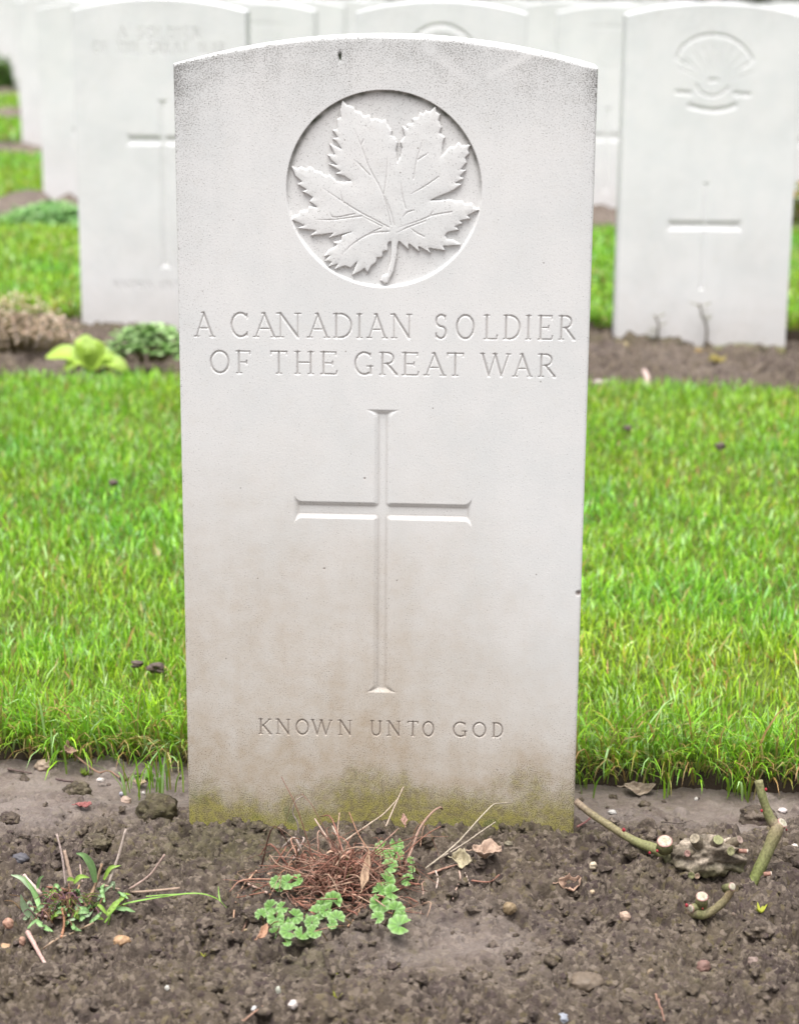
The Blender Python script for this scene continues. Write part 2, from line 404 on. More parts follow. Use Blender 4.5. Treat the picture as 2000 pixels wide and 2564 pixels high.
SX = graded(-1.0, -.66, .69, 1.0, .00115, .02); SY = graded(-.95, -.45, .235, .30, .0011, .02)
soil_z = make_bed("soil_bed", SX, SY, soil_base, smooth1, moss1, 10500, .0022, .015, (-.68, .71, -.47, .22), 2100, .0011)

# crumbs lying loose on the bed
def crumbs():
    mb = MB(); g = np.random.default_rng(5); n = 0
    while n < 2900:
        x, y = g.uniform(-.64, .67), g.uniform(-.45, .17)
        if (abs(x) < .20 and -.004 < y < .085) or g.random() < smooth1(np.array(x), np.array(y))*.9: continue
        r = .0013*(5.5**(g.random()**2.7))
        V, F = lump((x, y, float(soil_z(x, y))+r*.25), (r, r*g.uniform(.7, 1), r*g.uniform(.55, .9)), 2, .95, 1.3, n, g.uniform(0, 6))
        mb.add(V, None, F); n += 1
    V = np.vstack(mb.V); F = np.vstack(mb.T)
    o = mesh_np("soil_crumbs", V, F, SOIL, None, True, {'smoothness': np.zeros(len(V)), 'mossy': moss1(V[:, 0], V[:, 1])})
    tag(o, kind='stuff')
crumbs()
# bed of the second row
def base2(x, y): return -.006-.030*sstep(.2, .7, x)+.015*fbm(x*3+7, y*3+2, 3)+.012*fbm(x*9+1, y*9, 3)+.02*np.exp(-((y+.03)/.08)**2)
bx = graded(-3.2, -1.25, 1.0, 3.2, .006, .05); by = np.arange(-.60, .26, .006)
bed2_z = make_bed("soil_bed", bx, by, base2, lambda x, y: np.clip(.05+.4*fbm(x*6, y*6, 2), 0, 1), lambda x, y: .9*np.exp(-((y+.03)/.035)**2),
                  2600, .006, .024, (-1.25, 1.0, -.6, .26), 300, .0028, PITCH, -.020, 3)
for k in range(2, 9):
    bx = np.arange(-1.2-.85*k-1, 1.2+.5*k+1, .05); by = np.arange(-.60, .26, .04)
    make_bed("soil_bed", bx, by, base2, lambda x, y: .4+0*x, lambda x, y: .2+0*x, 10, .02, .04, (-1, 1, -.6, .2), 5, .006, k*PITCH, float(gz(k*PITCH))-.015, 4+k)

# turf strips: real step above the beds
def edge_wob(x, k): return .018*fbm(x*7+11*k, x*0+k*5+2, 3)
def turf(k):
    y0, y1 = k*PITCH+LAWN0, (k+1)*PITCH-.56
    xs = np.arange(-1.4-.85*k-1.2, 1.4+.5*k+1.2, .012 if k == 0 else .04)
    prof = np.concatenate([[-.006, -.002, .006, .018, .035], np.arange(.06, y1-y0-.03, .03 if k < 2 else .1), [y1-y0-.02, y1-y0+.02]])
    zz = np.concatenate([[-.06, -.022, .004, .014, .017], np.full(len(prof)-7, .018), [.015, -.03]])
    X, S = np.meshgrid(xs, prof); Z = np.broadcast_to(zz[:, None], X.shape)
    Y = y0+S+edge_wob(X, k)*np.exp(-S/.1)+edge_wob(X, k+40)*1.3*np.exp(-(y1-y0-S).clip(0)/.1)
    Z = Z+.007*fbm(X*6+k, Y*6, 3)*(S > .01)+gz(Y)
    e = np.broadcast_to((sstep(.022, .004, S)), X.shape)
    V = np.stack([X, Y, Z], -1).reshape(-1, 3)
    tag(mesh_np("lawn", V, gridq(len(prof), len(xs)), TURF, None, True, {'edge': e.ravel()}), kind='structure')
for k in range(0, 9): turf(k)

# ------------------------------------------------------------------ grass
PAL = np.array([(.21, .455, .018), (.27, .53, .025), (.15, .37, .02), (.32, .55, .03), (.23, .48, .06), (.36, .57, .22), (.27, .49, .04), (.17, .38, .03)])
DRYP = np.array([(.42, .33, .12), (.46, .28, .11), (.50, .42, .18), (.36, .34, .06)])
def blades(root, h, wd, lean, az, seed, dry, droop=None, nseg=4):
    g = np.random.default_rng(seed); n = len(root)
    c = PAL[g.integers(0, len(PAL), n)]*g.uniform(.6, 1.4, (n, 1))
    d = g.random(n) < dry; c[d] = DRYP[g.integers(0, len(DRYP), d.sum())]*g.uniform(.7, 1.1, (d.sum(), 1))
    t = np.linspace(0, 1, nseg+1)
    dirv = np.stack([np.cos(az), np.sin(az), 0*az], 1); sd = np.stack([-np.sin(az+g.normal(0, .5, n)), np.cos(az), 0*az], 1)
    ang = lean[:, None]*(.35+.95*t[None])            # angle from vertical growing along the blade
    if droop is not None: ang = ang+droop[:, None]*t[None]**1.5
    dx = np.sin(ang); dz = np.cos(ang); st = h[:, None]/nseg
    px = np.concatenate([np.zeros((n, 1)), np.cumsum(dx[:, :-1]*st, 1)], 1); pz = np.concatenate([np.zeros((n, 1)), np.cumsum(dz[:, :-1]*st, 1)], 1)
    P = root[:, None]+px[..., None]*dirv[:, None]+pz[..., None]*np.array([0, 0, 1.0])
    ww = wd[:, None]*np.array([.8, 1, .9, .62, .0])[None, :nseg+1]*.5
    L = P-ww[..., None]*sd[:, None]; Rr = P+ww[..., None]*sd[:, None]
    m = nseg*2+1
    V = np.zeros((n, m, 3)); V[:, 0:2*nseg:2] = L[:, :-1]; V[:, 1:2*nseg:2] = Rr[:, :-1]; V[:, -1] = P[:, -1]
    b = (np.arange(n)*m)[:, None]
    Q = np.concatenate([np.stack([b+2*i, b+2*i+1, b+2*i+3, b+2*i+2], -1) for i in range(nseg-1)], 1).reshape(-1, 4)
    T = np.stack([b+2*nseg-2, b+2*nseg-1, b+2*nseg], -1).reshape(-1, 3)
    tt = np.zeros(m); tt[0:2*nseg:2] = t[:-1]; tt[1:2*nseg:2] = t[:-1]; tt[-1] = 1
    # living blades pale and straw-coloured at the sheath, greener above
    mixf = (np.clip(1-tt*2.6, 0, 1)*.45)[None, :, None]
    C = c[:, None]*(1-mixf)+np.array([.30, .27, .10])*mixf
    return V.reshape(-1, 3), Q, T, C.reshape(-1, 3)
def in_view(x, y, pad):
    d = y-CPOS[1]; cx = CPOS[0]+math.tan(CYAW)*d
    return np.abs(x-cx) < d*.2+pad
def lawn_grass(k, dens_in, dens_out, hmin, hmax, wmin, wmax, seed):
    g = np.random.default_rng(seed)
    y0, y1 = k*PITCH+LAWN0+.004, (k+1)*PITCH-.565; x0, x1 = -1.4-.85*k-.9, 1.4+.5*k+.9
    n = int((x1-x0)*(y1-y0)*dens_in); x = g.uniform(x0, x1, n); y = g.uniform(y0, y1, n)
    pin = np.where(in_view(x, y, .12), 1.0, np.where(in_view(x, y, .55), .7, dens_out))
    if k == 0: pin = pin*np.where(y-y0 < .5, 1.0, np.where(y-y0 < 1.0, .72, .5))
    tuft = fbm(x*9+k, y*9, 3)
    keep = g.random(n) < pin*np.clip(.9+.35*tuft, .3, 1); x, y, tuft = x[keep], y[keep], tuft[keep]; n = len(x)
    yy = y+edge_wob(x, k)*np.exp(-(y-y0)/.1)
    z = .012+.007*fbm(x*6+k, yy*6, 3)+gz(yy)
    big = fbm(x*2.5+3, yy*2.5, 2)
    h = g.uniform(hmin, hmax, n)*(1+.35*tuft+.15*big); far = np.clip((y-y0)/1.2, 0, 1) if k == 0 else 1.0
    wd = g.uniform(wmin, wmax, n)*(1+.5*far)
    az = g.uniform(0, 2*math.pi, n)+0*x; lean = np.abs(g.normal(.78, .40, n))
    V, Q, T, C = blades(np.stack([x, yy, z], 1), h, wd, lean, az, seed+1, .08)
    pat = (1+.12*fbm(x*3.2+8, yy*3.2, 3))[:, None]*np.stack([1+.35*fbm(x*4+1, yy*4+7, 2), 1+0*x, 1+0*x], 1)
    C = (C.reshape(n, 9, 3)*pat[:, None]).reshape(-1, 3)
    parts = [(V, Q, T, C)]
    # blades flopping over the cut edge of the strip
    ne = int((x1-x0)*(2100 if k == 0 else 500)); x = g.uniform(x0, x1, ne)
    keep = g.random(ne) < np.where(in_view(x, x*0+y0, .45), 1, .4)*np.clip(.75+.9*fbm(x*22+5, x*0+k, 2), .15, 1); x = x[keep]; ne = len(x)
    y = y0+g.uniform(-.006, .05, ne)+edge_wob(x, k); z = g.uniform(-.004, .018, ne)+gz(y)
    az = -math.pi/2+g.normal(0, 1.2, ne); lean = np.abs(g.normal(.85, .38, ne))
    sc = 1 if k == 0 else 1.0
    parts.append(blades(np.stack([x, y, z], 1), g.uniform(.025, .095, ne)*sc, g.uniform(wmin, wmax, ne)*1.25, lean, az, seed+2, .22, np.abs(g.normal(.75, .5, ne))))
    if k == 0:                                    # straggling runners hanging right down to the soil
        ne = 1200; x = g.uniform(-.6, .65, ne); y = y0+g.uniform(-.012, .012, ne)+edge_wob(x, k); z = g.uniform(-.012, .008, ne)
        parts.append(blades(np.stack([x, y, z], 1), g.uniform(.03, .075, ne), g.uniform(.0010, .0026, ne), np.abs(g.normal(1.1, .35, ne)), -math.pi/2+g.normal(0, .9, ne), seed+3, .45, np.abs(g.normal(1.0, .4, ne))))
        for px, py, nn in ((380, 1990, 26), (330, 2010, 12), (1850, 1985, 30), (1470, 1975, 16), (1640, 1985, 10), (120, 1930, 12)):
            q = on_z(px, py, 0.0)
            x = q[0]+g.normal(0, .012, nn); y = q[1]+.03+g.normal(0, .012, nn); z = soil_z(x, y)+.002
            parts.append(blades(np.stack([x, y, z], 1), g.uniform(.03, .075, nn), g.uniform(.0015, .003, nn), np.abs(g.normal(.6, .3, nn)), -math.pi/2+g.normal(0, 1.2, nn), seed+px, .12, np.abs(g.normal(.5, .4, nn))))
    mb = MB()
    for V, Q, T, C in parts: mb.add(V, Q, T, C)
    o = mb.build("grass", GRASS); tag(o, kind='stuff')
lawn_grass(0, 40000, .30, .017, .036, .0012, .0024, 100)
lawn_grass(1, 9000, .5, .022, .038, .003, .005, 200)
lawn_grass(2, 3500, .5, .03, .05, .005, .008, 300)
for k in range(3, 8): lawn_grass(k, 900, .6, .03, .05, .010, .016, 300+k*50)

# ------------------------------------------------------------------ headstones
HW, ZC, ZA, TH = .1905, .7484, .7748, .077
_rad = (HW*HW+(ZA-ZC)**2)/(2*(ZA-ZC))
def ztop(x): return ZA-_rad+np.sqrt(np.maximum(_rad**2-x*x, 0))
def seg_dist(px, pz, A, B):
    d = B-A; L = d@d+1e-12
    t = np.clip(((px-A[0])*d[0]+(pz-A[1])*d[1])/L, 0, 1)
    return np.hypot(px-A[0]-t*d[0], pz-A[1]-t*d[1])
class Carver:
    def __init__(s, X, Z):
        s.X, s.Z = X, Z; s.D = np.zeros_like(X); s.reg = np.zeros(X.shape, np.int8); s.dirt = np.zeros_like(X); s.algae = np.zeros_like(X)
        s.xs = X[0]; s.zs = Z[:, 0]
    def win(s, x0, x1, z0, z1):
        i0, i1 = np.searchsorted(s.xs, (x0, x1)); j0, j1 = np.searchsorted(s.zs, (z0, z1))
        return slice(max(j0-1, 0), j1+1), slice(max(i0-1, 0), i1+1)
    def stroke(s, pts, w, reg, slope=1.25, dirt=.5, dmax=.004, add=False):
        P = np.asarray(pts, float); W = np.broadcast_to(np.asarray(w, float), (len(P),))
        for k in range(len(P)-1):
            A, B = P[k], P[k+1]; ww = max(W[k], W[k+1])/2; m = ww+.0025
            sl = s.win(min(A[0], B[0])-m, max(A[0], B[0])+m, min(A[1], B[1])-m, max(A[1], B[1])+m)
            x, z = s.X[sl], s.Z[sl]
            if x.size == 0: continue
            d = seg_dist(x, z, A, B)
            dd = B-A; t = np.clip(((x-A[0])*dd[0]+(z-A[1])*dd[1])/(dd@dd+1e-12), 0, 1); wl = (W[k]*(1-t)+W[k+1]*t)/2
            dep = np.clip((wl-d)*slope, 0, dmax)
            if add: s.D[sl] = np.where(dep > 0, np.maximum(s.D[sl], s.base[sl]+dep), s.D[sl])
            else: s.D[sl] = np.maximum(s.D[sl], dep)
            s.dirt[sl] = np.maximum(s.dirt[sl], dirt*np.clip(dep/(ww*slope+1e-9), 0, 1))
            if not add: s.reg[sl] = np.where(d < ww+.0014, reg, s.reg[sl])
    def poly_in(s, P, sl):
        x, z = s.X[sl], s.Z[sl]; ins = np.zeros(x.shape, bool); dm = np.full(x.shape, 9.0); n = len(P)
        for k in range(n):
            A, B = P[k], P[(k+1) % n]
            if A[1] != B[1]:
                c = ((A[1] > z) != (B[1] > z)) & (x < (B[0]-A[0])*(z-A[1])/(B[1]-A[1])+A[0]); ins ^= c
            dm = np.minimum(dm, seg_dist(x, z, A, B))
        return ins, dm
    def poly_cut(s, P, reg, slope, dmax, dirt=.3):
        P = np.asarray(P); m = .003
        sl = s.win(P[:, 0].min()-m, P[:, 0].max()+m, P[:, 1].min()-m, P[:, 1].max()+m)
        ins, dm = s.poly_in(P, sl); dep = np.where(ins, np.minimum(dm*slope, dmax), 0)
        s.D[sl] = np.maximum(s.D[sl], dep); s.reg[sl] = np.where(ins | (dm < .0014), reg, s.reg[sl])
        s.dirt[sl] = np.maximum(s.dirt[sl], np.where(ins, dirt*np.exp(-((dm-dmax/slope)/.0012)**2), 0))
def arc(cx, cy, rx, ry, a0, a1, n=16):
    a = np.radians(np.linspace(a0, a1, n)); return [(cx+rx*math.cos(t), cy+ry*math.sin(t)) for t in a]
TK, TN = 1.0, .62                        # thick and thin strokes of the Roman capitals
def ser(x, y, w=.16): return ([(x-w, y), (x+w, y)], .55)
def serv(x, y, h=.1): return ([(x, y-h), (x, y+h)], .6)
GL = {
 'A': [([(.06, 0), (.5, 1)], TN), ([(.46, 1), (.94, 0)], TK), ([(.24, .35), (.76, .35)], .55), ser(.06, 0, .13), ser(.94, 0, .14), ([(.36, 1), (.5, 1)], .6)],
 'C': [(arc(.55, .5, .53, .5, 48, 312, 26), .9), serv(.94, .88, .09), serv(.94, .12, .08)],
 'N': [([(.12, 0), (.12, 1)], TN), ([(.12, 1), (.9, 0)], TK), ([(.9, 0), (.9, 1)], TN), ser(.12, 0, .13), ([(-.04, 1), (.14, 1)], .6), ser(.9, 1, .13)],
 'D': [([(.14, 0), (.14, 1)], TK), (arc(.36, .5, .6, .5, -90, 90, 20), .85), ([(0, 1), (.36, 1)], .6), ([(0, 0), (.36, 0)], .6)],
 'I': [([(.5, 0), (.5, 1)], TK), ser(.5, 0, .42), ser(.5, 1, .42)],
 'S': [(arc(.5, .75, .42, .25, 40, 250, 14)+[(.55, .5)]+arc(.48, .26, .44, .26, 70, -145, 14)[1:], .9), serv(.86, .88, .09), serv(.08, .13, .09)],
 'O': [(arc(.5, .5, .48, .5, 0, 360, 34), .9)],
 'L': [([(.2, 0), (.2, 1)], TK), ([(.04, 0), (.94, 0)], .62), ([(.94, 0), (.98, .16)], .6), ser(.2, 1, .18)],
 'E': [([(.18, 0), (.18, 1)], TK), ([(.02, 1), (.92, 1)], .62), ([(.18, .5), (.72, .5)], .55), ([(.02, 0), (.94, 0)], .62), serv(.92, .94, .07), serv(.72, .5, .08), ([(.94, 0), (.99, .15)], .6)],
 'R': [([(.16, 0), (.16, 1)], TK), ([(.0, 1), (.42, 1)], .6), (arc(.42, .75, .36, .25, 90, -90, 14), .8), ([(.16, .5), (.42, .5)], .55), ([(.42, .5), (.98, 0)], TK), ser(.16, 0, .15), ([(.86, 0), (1.0, 0)], .5)],
 'F': [([(.2, 0), (.2, 1)], TK), ([(.02, 1), (.96, 1)], .62), ([(.2, .5), (.74, .5)], .55), serv(.96, .94, .07), serv(.74, .5, .08), ser(.2, 0, .18)],
 'T': [([(.5, 0), (.5, 1)], TK), ([(.02, 1), (.98, 1)], .65), serv(.03, .94, .07), serv(.97, .94, .07), ser(.5, 0, .16)],
 'H': [([(.14, 0), (.14, 1)], TK), ([(.86, 0), (.86, 1)], TK), ([(.14, .52), (.86, .52)], .55), ser(.14, 0, .14), ser(.14, 1, .14), ser(.86, 0, .14), ser(.86, 1, .14)],
 'G': [(arc(.52, .5, .5, .5, 50, 300, 26), .9), ([(.88, .03), (.88, .38)], .9), ([(.68, .38), (1.0, .38)], .55), serv(.86, .88, .09)],
 'W': [([(.06, 1), (.28, 0)], TK), ([(.28, 0), (.5, 1)], TN), ([(.48, 1), (.7, 0)], TK), ([(.7, 0), (.94, 1)], TN), ser(.06, 1, .07), ser(.48, 1, .07), ser(.93, 1, .07)],
 'K': [([(.16, 0), (.16, 1)], TK), ([(.88, 1), (.2, .45)], TN), ([(.34, .58), (.92, 0)], TK), ser(.16, 0, .15), ser(.16, 1, .15), ser(.88, 1, .13), ser(.9, 0, .13)],
 'U': [([(.14, 1), (.14, .35)]+arc(.5, .33, .36, .33, 180, 360, 14)+[(.86, 1)], .85), ser(.14, 1, .14), ser(.86, 1, .14)],
}
def glyph(cv, ch, x0, x1, zb, zt0, width, reg, dirt, slope=1.25):
    for pts, wt in GL[ch]:
        P = [(x0+u*(x1-x0), zb+v*(zt0-zb)) for u, v in pts]
        cv.stroke(P, np.full(len(P), width*wt), reg, slope, dirt)

def slab(name, loc, yaw, mat, carve, stain, cell, fine_z, parts, label, group, dx_fine=None):
    """One headstone: slab mesh and its carved parts cut from the same relief, parented to it."""
    r = .0030
    e = np.array([0, .12, .4, .75, 1.0])*r
    xi = np.arange(-HW+r*1.6, HW-r*1.6+1e-9, cell); xi = xi-(xi[0]+xi[-1])/2
    xs = np.concatenate([-HW+e, xi, (HW-e)[::-1]])
    z_st = .735
    zr = [-.09]; z = -.05
    while z < z_st:
        zr.append(z); st = max(cell, .0035)
        for a, b in fine_z:
            if a <= z < b: st = cell
        z += st
    zr.append(z_st)
    zr = np.array(zr)
    q = np.linspace(0, 1, 12 if cell < .003 else 5)[1:]
    X = np.tile(xs, (len(zr)+len(q)+len(e)-1, 1)); Z = np.zeros_like(X)
    Z[:len(zr)] = zr[:, None]; zt = ztop(xs)
    for i, u in enumerate(q): Z[len(zr)+i] = z_st+(zt-r-z_st)*u
    for i, u in enumerate(e[::-1][1:]): Z[len(zr)+len(q)+i] = zt-u
    Zf = Z.copy(); Zf[:, :] = Z
    cv = Carver(X, Z); carve(cv)
    ed = np.minimum(HW-np.abs(X), zt[None]-Z)
    rd = np.clip(r-ed, 0, r); Yd = cv.D+(r-np.sqrt(np.maximum(r*r-rd*rd, 0)))
    ny, nx = X.shape
    at = stain(X, Z, cv)
    V = np.stack([X, Yd, Z], -1).reshape(-1, 3)
    F = gridq(ny, nx)
    rg = cv.reg.ravel()[F].max(1)
    # sides and back
    b = np.concatenate([np.arange(ny)*nx, (ny-1)*nx+np.arange(1, nx), (np.arange(ny-1)[::-1])*nx+nx-1])
    ring = [V[b]]
    nb = len(b); V0 = len(V)
    c1 = V[b].copy(); c1[:, 1] = TH-r
    c2 = V[b].copy(); c2[:, 1] = TH; c2[:, 0] *= (HW-r)/HW; c2[:, 2] -= r*(c2[:, 2] > .5)
    c3 = c2.copy(); c3[:, 0] = 0
    Vall = np.vstack([V, c1, c2, c3])
    i = np.arange(nb-1)
    side = np.stack([b[:-1], b[1:], V0+i+1, V0+i], 1)
    s2 = np.stack([V0+i, V0+i+1, V0+nb+i+1, V0+nb+i], 1); s3 = np.stack([V0+nb+i, V0+nb+i+1, V0+2*nb+i+1, V0+2*nb+i], 1)
    A = {k: np.concatenate([v.ravel(), v.ravel()[b]*(.5 if k != 'moss' else .9), v.ravel()[b]*.5, v.ravel()[b]*.3]) for k, v in at.items()}
    root = mesh_np(name, Vall, [F[rg == 0], side, s2, s3], mat, None, True, A, loc)
    root.rotation_euler = (0, 0, yaw); tag(root, label, 'headstone', group)
    made = {}
    for k, (pn, par) in parts.items():
        Fs = F[rg == k]
        if not len(Fs): continue
        u, inv = np.unique(Fs, return_inverse=True)
        made[k] = mesh_np(pn, V[u], inv.reshape(-1, 4), mat, made.get(par, root), True, {q_: v.ravel()[u] for q_, v in at.items()})
    return root

# --- carving of the main stone, set out from its measured letters
LINES = [
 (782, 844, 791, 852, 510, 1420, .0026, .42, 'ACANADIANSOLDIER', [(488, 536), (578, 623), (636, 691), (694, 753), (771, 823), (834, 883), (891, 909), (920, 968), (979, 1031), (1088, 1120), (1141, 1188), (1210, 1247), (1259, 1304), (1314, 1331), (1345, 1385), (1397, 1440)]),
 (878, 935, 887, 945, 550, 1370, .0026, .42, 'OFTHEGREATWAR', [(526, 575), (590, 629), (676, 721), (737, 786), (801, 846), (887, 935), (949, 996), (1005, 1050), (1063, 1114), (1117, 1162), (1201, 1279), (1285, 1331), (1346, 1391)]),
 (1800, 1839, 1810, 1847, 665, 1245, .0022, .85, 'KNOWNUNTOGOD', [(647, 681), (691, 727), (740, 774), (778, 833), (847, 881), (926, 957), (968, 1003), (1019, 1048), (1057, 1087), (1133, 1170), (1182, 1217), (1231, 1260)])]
def text_main(cv):
    for li, (t0, b0, t1, b1, xa, xb, wd, dirt, txt, ext) in enumerate(LINES):
        for ch, (a, b) in zip(txt, ext):
            u = ((a+b)/2-xa)/(xb-xa); yt = t0+(t1-t0)*u; yb = b0+(b1-b0)*u; ym = (yt+yb)/2
            x0, x1 = on_y(a, ym, 0)[0], on_y(b, ym, 0)[0]; z1, z0 = on_y((a+b)/2, yt, 0)[2], on_y((a+b)/2, yb, 0)[2]
            if ch == 'I': pass
            glyph(cv, ch, x0+.0006, x1-.0006, z0+.0005, z1-.0005, wd, 1 if li < 2 else 2, dirt)
def cross_poly(cx, zt, zb, hw, xl, xr, zbt, zbb, fl, fz, n=5):
    """latin cross with flared ends"""
    P = []
    def add(x, z): P.append((x, z))
    t = np.linspace(0, 1, n)
    for u in t: add(cx-hw-fl*(1-u)**2.2, zt-fz*u)                  # top, left flank downwards
    add(cx-hw, zbt)
    for u in t[::-1]: add(xl+fz*u, zbt+fl*.75*(1-u)**2.2)          # left arm
    for u in t: add(xl+fz*u, zbb-fl*.75*(1-u)**2.2)
    add(cx-hw, zbb)
    for u in t[::-1]: add(cx-hw-fl*(1-u)**2.2, zb+fz*u)
    for u in t: add(cx+hw+fl*(1-u)**2.2, zb+fz*u)
    add(cx+hw, zbb)
    for u in t[::-1]: add(xr-fz*u, zbb-fl*.75*(1-u)**2.2)
    for u in t: add(xr-fz*u, zbt+fl*.75*(1-u)**2.2)
    add(cx+hw, zbt)
    for u in t[::-1]: add(cx+hw+fl*(1-u)**2.2, zt-fz*u)
    return np.array(P)
def cross_main(cv):
    a = on_y(958, 1026, 0); b = on_y(955, 1734, 0); l = on_y(736, 1280, 0)[0]; r_ = on_y(1182, 1280, 0)[0]
    zt_ = on_y(957, 1259, 0)[2]; zb_ = on_y(957, 1301, 0)[2]
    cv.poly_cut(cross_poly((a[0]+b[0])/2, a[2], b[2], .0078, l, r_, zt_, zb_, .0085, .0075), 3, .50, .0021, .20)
LEAF = [(560, 200), (592, 236), (640, 250), (652, 278), (690, 288), (712, 318), (750, 308), (768, 340), (800, 332), (838, 350), (866, 342), (884, 382), (912, 420), (906, 450), (940, 476), (952, 506), (940, 560), (950, 644),
 (976, 600), (984, 540), (972, 500), (1002, 455), (986, 388), (1022, 404), (1018, 374), (1062, 366), (1056, 332), (1096, 328), (1108, 290), (1134, 304), (1150, 274), (1184, 284), (1222, 240), (1226, 282), (1256, 304), (1244, 345), (1264, 396), (1248, 436), (1288, 464), (1272, 512), (1266, 596),
 (1296, 566), (1330, 532), (1352, 540), (1386, 502), (1412, 526), (1474, 516), (1452, 556), (1462, 580), (1432, 612), (1442, 646), (1402, 694), (1438, 700), (1396, 742), (1422, 762), (1362, 790), (1408, 800), (1352, 840), (1300, 866), (1260, 880), (1186, 914),
 (1240, 916), (1330, 906), (1362, 924), (1412, 918), (1430, 944), (1480, 936), (1492, 962), (1533, 980), (1450, 1022), (1468, 1044), (1396, 1060), (1416, 1078), (1364, 1098), (1386, 1124), (1306, 1142), (1290, 1166), (1304, 1190), (1352, 1196), (1404, 1232), (1276, 1240), (1290, 1272), (1172, 1254), (1188, 1292), (1102, 1242), (1104, 1280), (1032, 1222), (1030, 1268), (962, 1204),
 (952, 1230), (944, 1320), (922, 1424), (896, 1470), (884, 1500), (858, 1506), (830, 1484), (842, 1452), (878, 1440), (904, 1340), (908, 1230), (904, 1204),
 (884, 1218), (880, 1272), (848, 1278), (842, 1318), (806, 1322), (800, 1356), (766, 1380), (738, 1432), (716, 1396), (690, 1418), (628, 1448), (664, 1352), (620, 1396), (578, 1380), (500, 1408), (526, 1368), (458, 1388), (482, 1352), (436, 1344), (470, 1306), (428, 1316), (462, 1270), (498, 1252), (520, 1228), (490, 1212), (550, 1200), (556, 1164), (624, 1138),
 (560, 1156), (462, 1182), (492, 1148), (330, 1166), (372, 1130), (240, 1114), (288, 1092), (204, 1054), (206, 1032), (252, 1016), (258, 992), (312, 988), (320, 956), (380, 964), (326, 922), (348, 892), (274, 852), (304, 838), (238, 798), (272, 782), (226, 742), (196, 670),
 (244, 692), (264, 676), (302, 696), (330, 674), (368, 708), (404, 712), (440, 742), (474, 736), (522, 778), (560, 784), (622, 776),
 (574, 742), (508, 724), (544, 708), (456, 652), (522, 664), (478, 626), (456, 590), (506, 588), (466, 510), (552, 548), (516, 496), (488, 474), (528, 466), (488, 414), (524, 412), (522, 336), (548, 326), (544, 272)]
VEINS = [[(640, 400), (700, 540), (755, 690), (850, 870), (905, 1090)], [(862, 885), (900, 985), (930, 1090)], [(655, 630), (755, 735)], [(880, 600), (872, 750), (855, 870)], [(712, 478), (694, 520)],
 [(420, 825), (560, 920), (690, 1000), (890, 1105)], [(700, 1025), (845, 1100)], [(375, 1052), (500, 1050), (700, 1025)], [(470, 1000), (505, 1035), (650, 1010)], [(550, 870), (562, 918)],
 [(555, 1300), (640, 1220), (760, 1150), (890, 1135)], [(745, 1150), (840, 1110)], [(975, 790), (990, 900), (1012, 975)], [(1130, 490), (1090, 620), (1065, 760)], [(1172, 575), (1095, 625)],
 [(1045, 870), (1150, 810), (1245, 745)], [(960, 1105), (1100, 1060), (1200, 1020), (1340, 995)], [(1205, 985), (1185, 1020)], [(945, 1145), (1040, 1100), (1150, 1060)], [(1035, 1104), (1080, 1140), (1140, 1172)], [(985, 1038), (1020, 1000), (1068, 985)]]
ECX, ECZ, ECR = 0.0001, .63805, .08915
def leaf_pt(q): p = on_y(660+q[0]/2.84, 180+q[1]/2.84, 0.001); return (p[0], p[2])
def emblem_main(cv):
    DM = .0034
    sl = cv.win(ECX-ECR-.003, ECX+ECR+.003, ECZ-ECR-.003, ECZ+ECR+.003)
    x, z = cv.X[sl], cv.Z[sl]; rr = np.hypot(x-ECX, z-ECZ)
    dc = np.clip((ECR-rr)*2.2, 0, DM)
    P = np.array([leaf_pt(q) for q in LEAF]); ins, dm = cv.poly_in(P, sl)
    sdist = np.where(ins, dm, -dm)
    wob = .0002*fbm(x*60+20, z*60+8, 2)
    dome = .0005*np.exp(-dm/.004)
    dl = np.where(ins, np.maximum(DM-(dm+.0006)*3.0, .0003+dome+wob), 9.0)
    D = np.minimum(dc, dl)
    cv.D[sl] = np.where(rr < ECR, D, cv.D[sl])
    cv.base = cv.D.copy()
    cv.reg[sl] = np.where(rr < ECR+.0016, 4, cv.reg[sl])
    cv.reg[sl] = np.where((sdist > -.0011) & (rr < ECR-.001), 5, cv.reg[sl])
    # black algae under the upper rim; recess floor browner near that rim and the leaf outline
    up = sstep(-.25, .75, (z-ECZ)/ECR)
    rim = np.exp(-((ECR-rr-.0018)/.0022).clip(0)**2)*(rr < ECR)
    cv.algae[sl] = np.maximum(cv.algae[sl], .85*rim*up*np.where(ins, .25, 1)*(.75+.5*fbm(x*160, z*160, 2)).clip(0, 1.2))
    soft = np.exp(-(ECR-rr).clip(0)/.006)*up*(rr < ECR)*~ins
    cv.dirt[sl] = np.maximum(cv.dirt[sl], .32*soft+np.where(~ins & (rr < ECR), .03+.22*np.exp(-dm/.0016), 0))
    for v in VEINS:
        pts = curve([leaf_pt(q) for q in v], 12)
        n = len(pts); wv = .0014*np.concatenate([np.linspace(.45, 1, n//2), np.linspace(1, 1.0, n-n//2)])
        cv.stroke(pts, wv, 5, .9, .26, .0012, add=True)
def carve_main(cv):
    text_main(cv); cross_main(cv); emblem_main(cv)
    # a drilled hole under the top edge, coloured near black inside
    h = on_y(851, 141, 0); d = np.hypot((cv.X-h[0])/.0017, (cv.Z-h[2])/.0026)
    cv.D += .004*np.clip(1.2-d, 0, 1)*(d < 1.2); cv.algae = np.maximum(cv.algae, (d < 1.0)*1.0)
    for px, py, r_ in ((812, 1424, .0012), (1448, 1486, .0035), (700, 405, .0005), (913, 1198, .0012), (1172, 150, .0006)):
        h = on_y(px, py, 0); d = np.hypot(cv.X-h[0], cv.Z-h[2])/r_
        cv.D += r_*.6*np.clip(1-d, 0, 1); cv.dirt = np.maximum(cv.dirt, .9*np.clip(1.2-d, 0, 1))
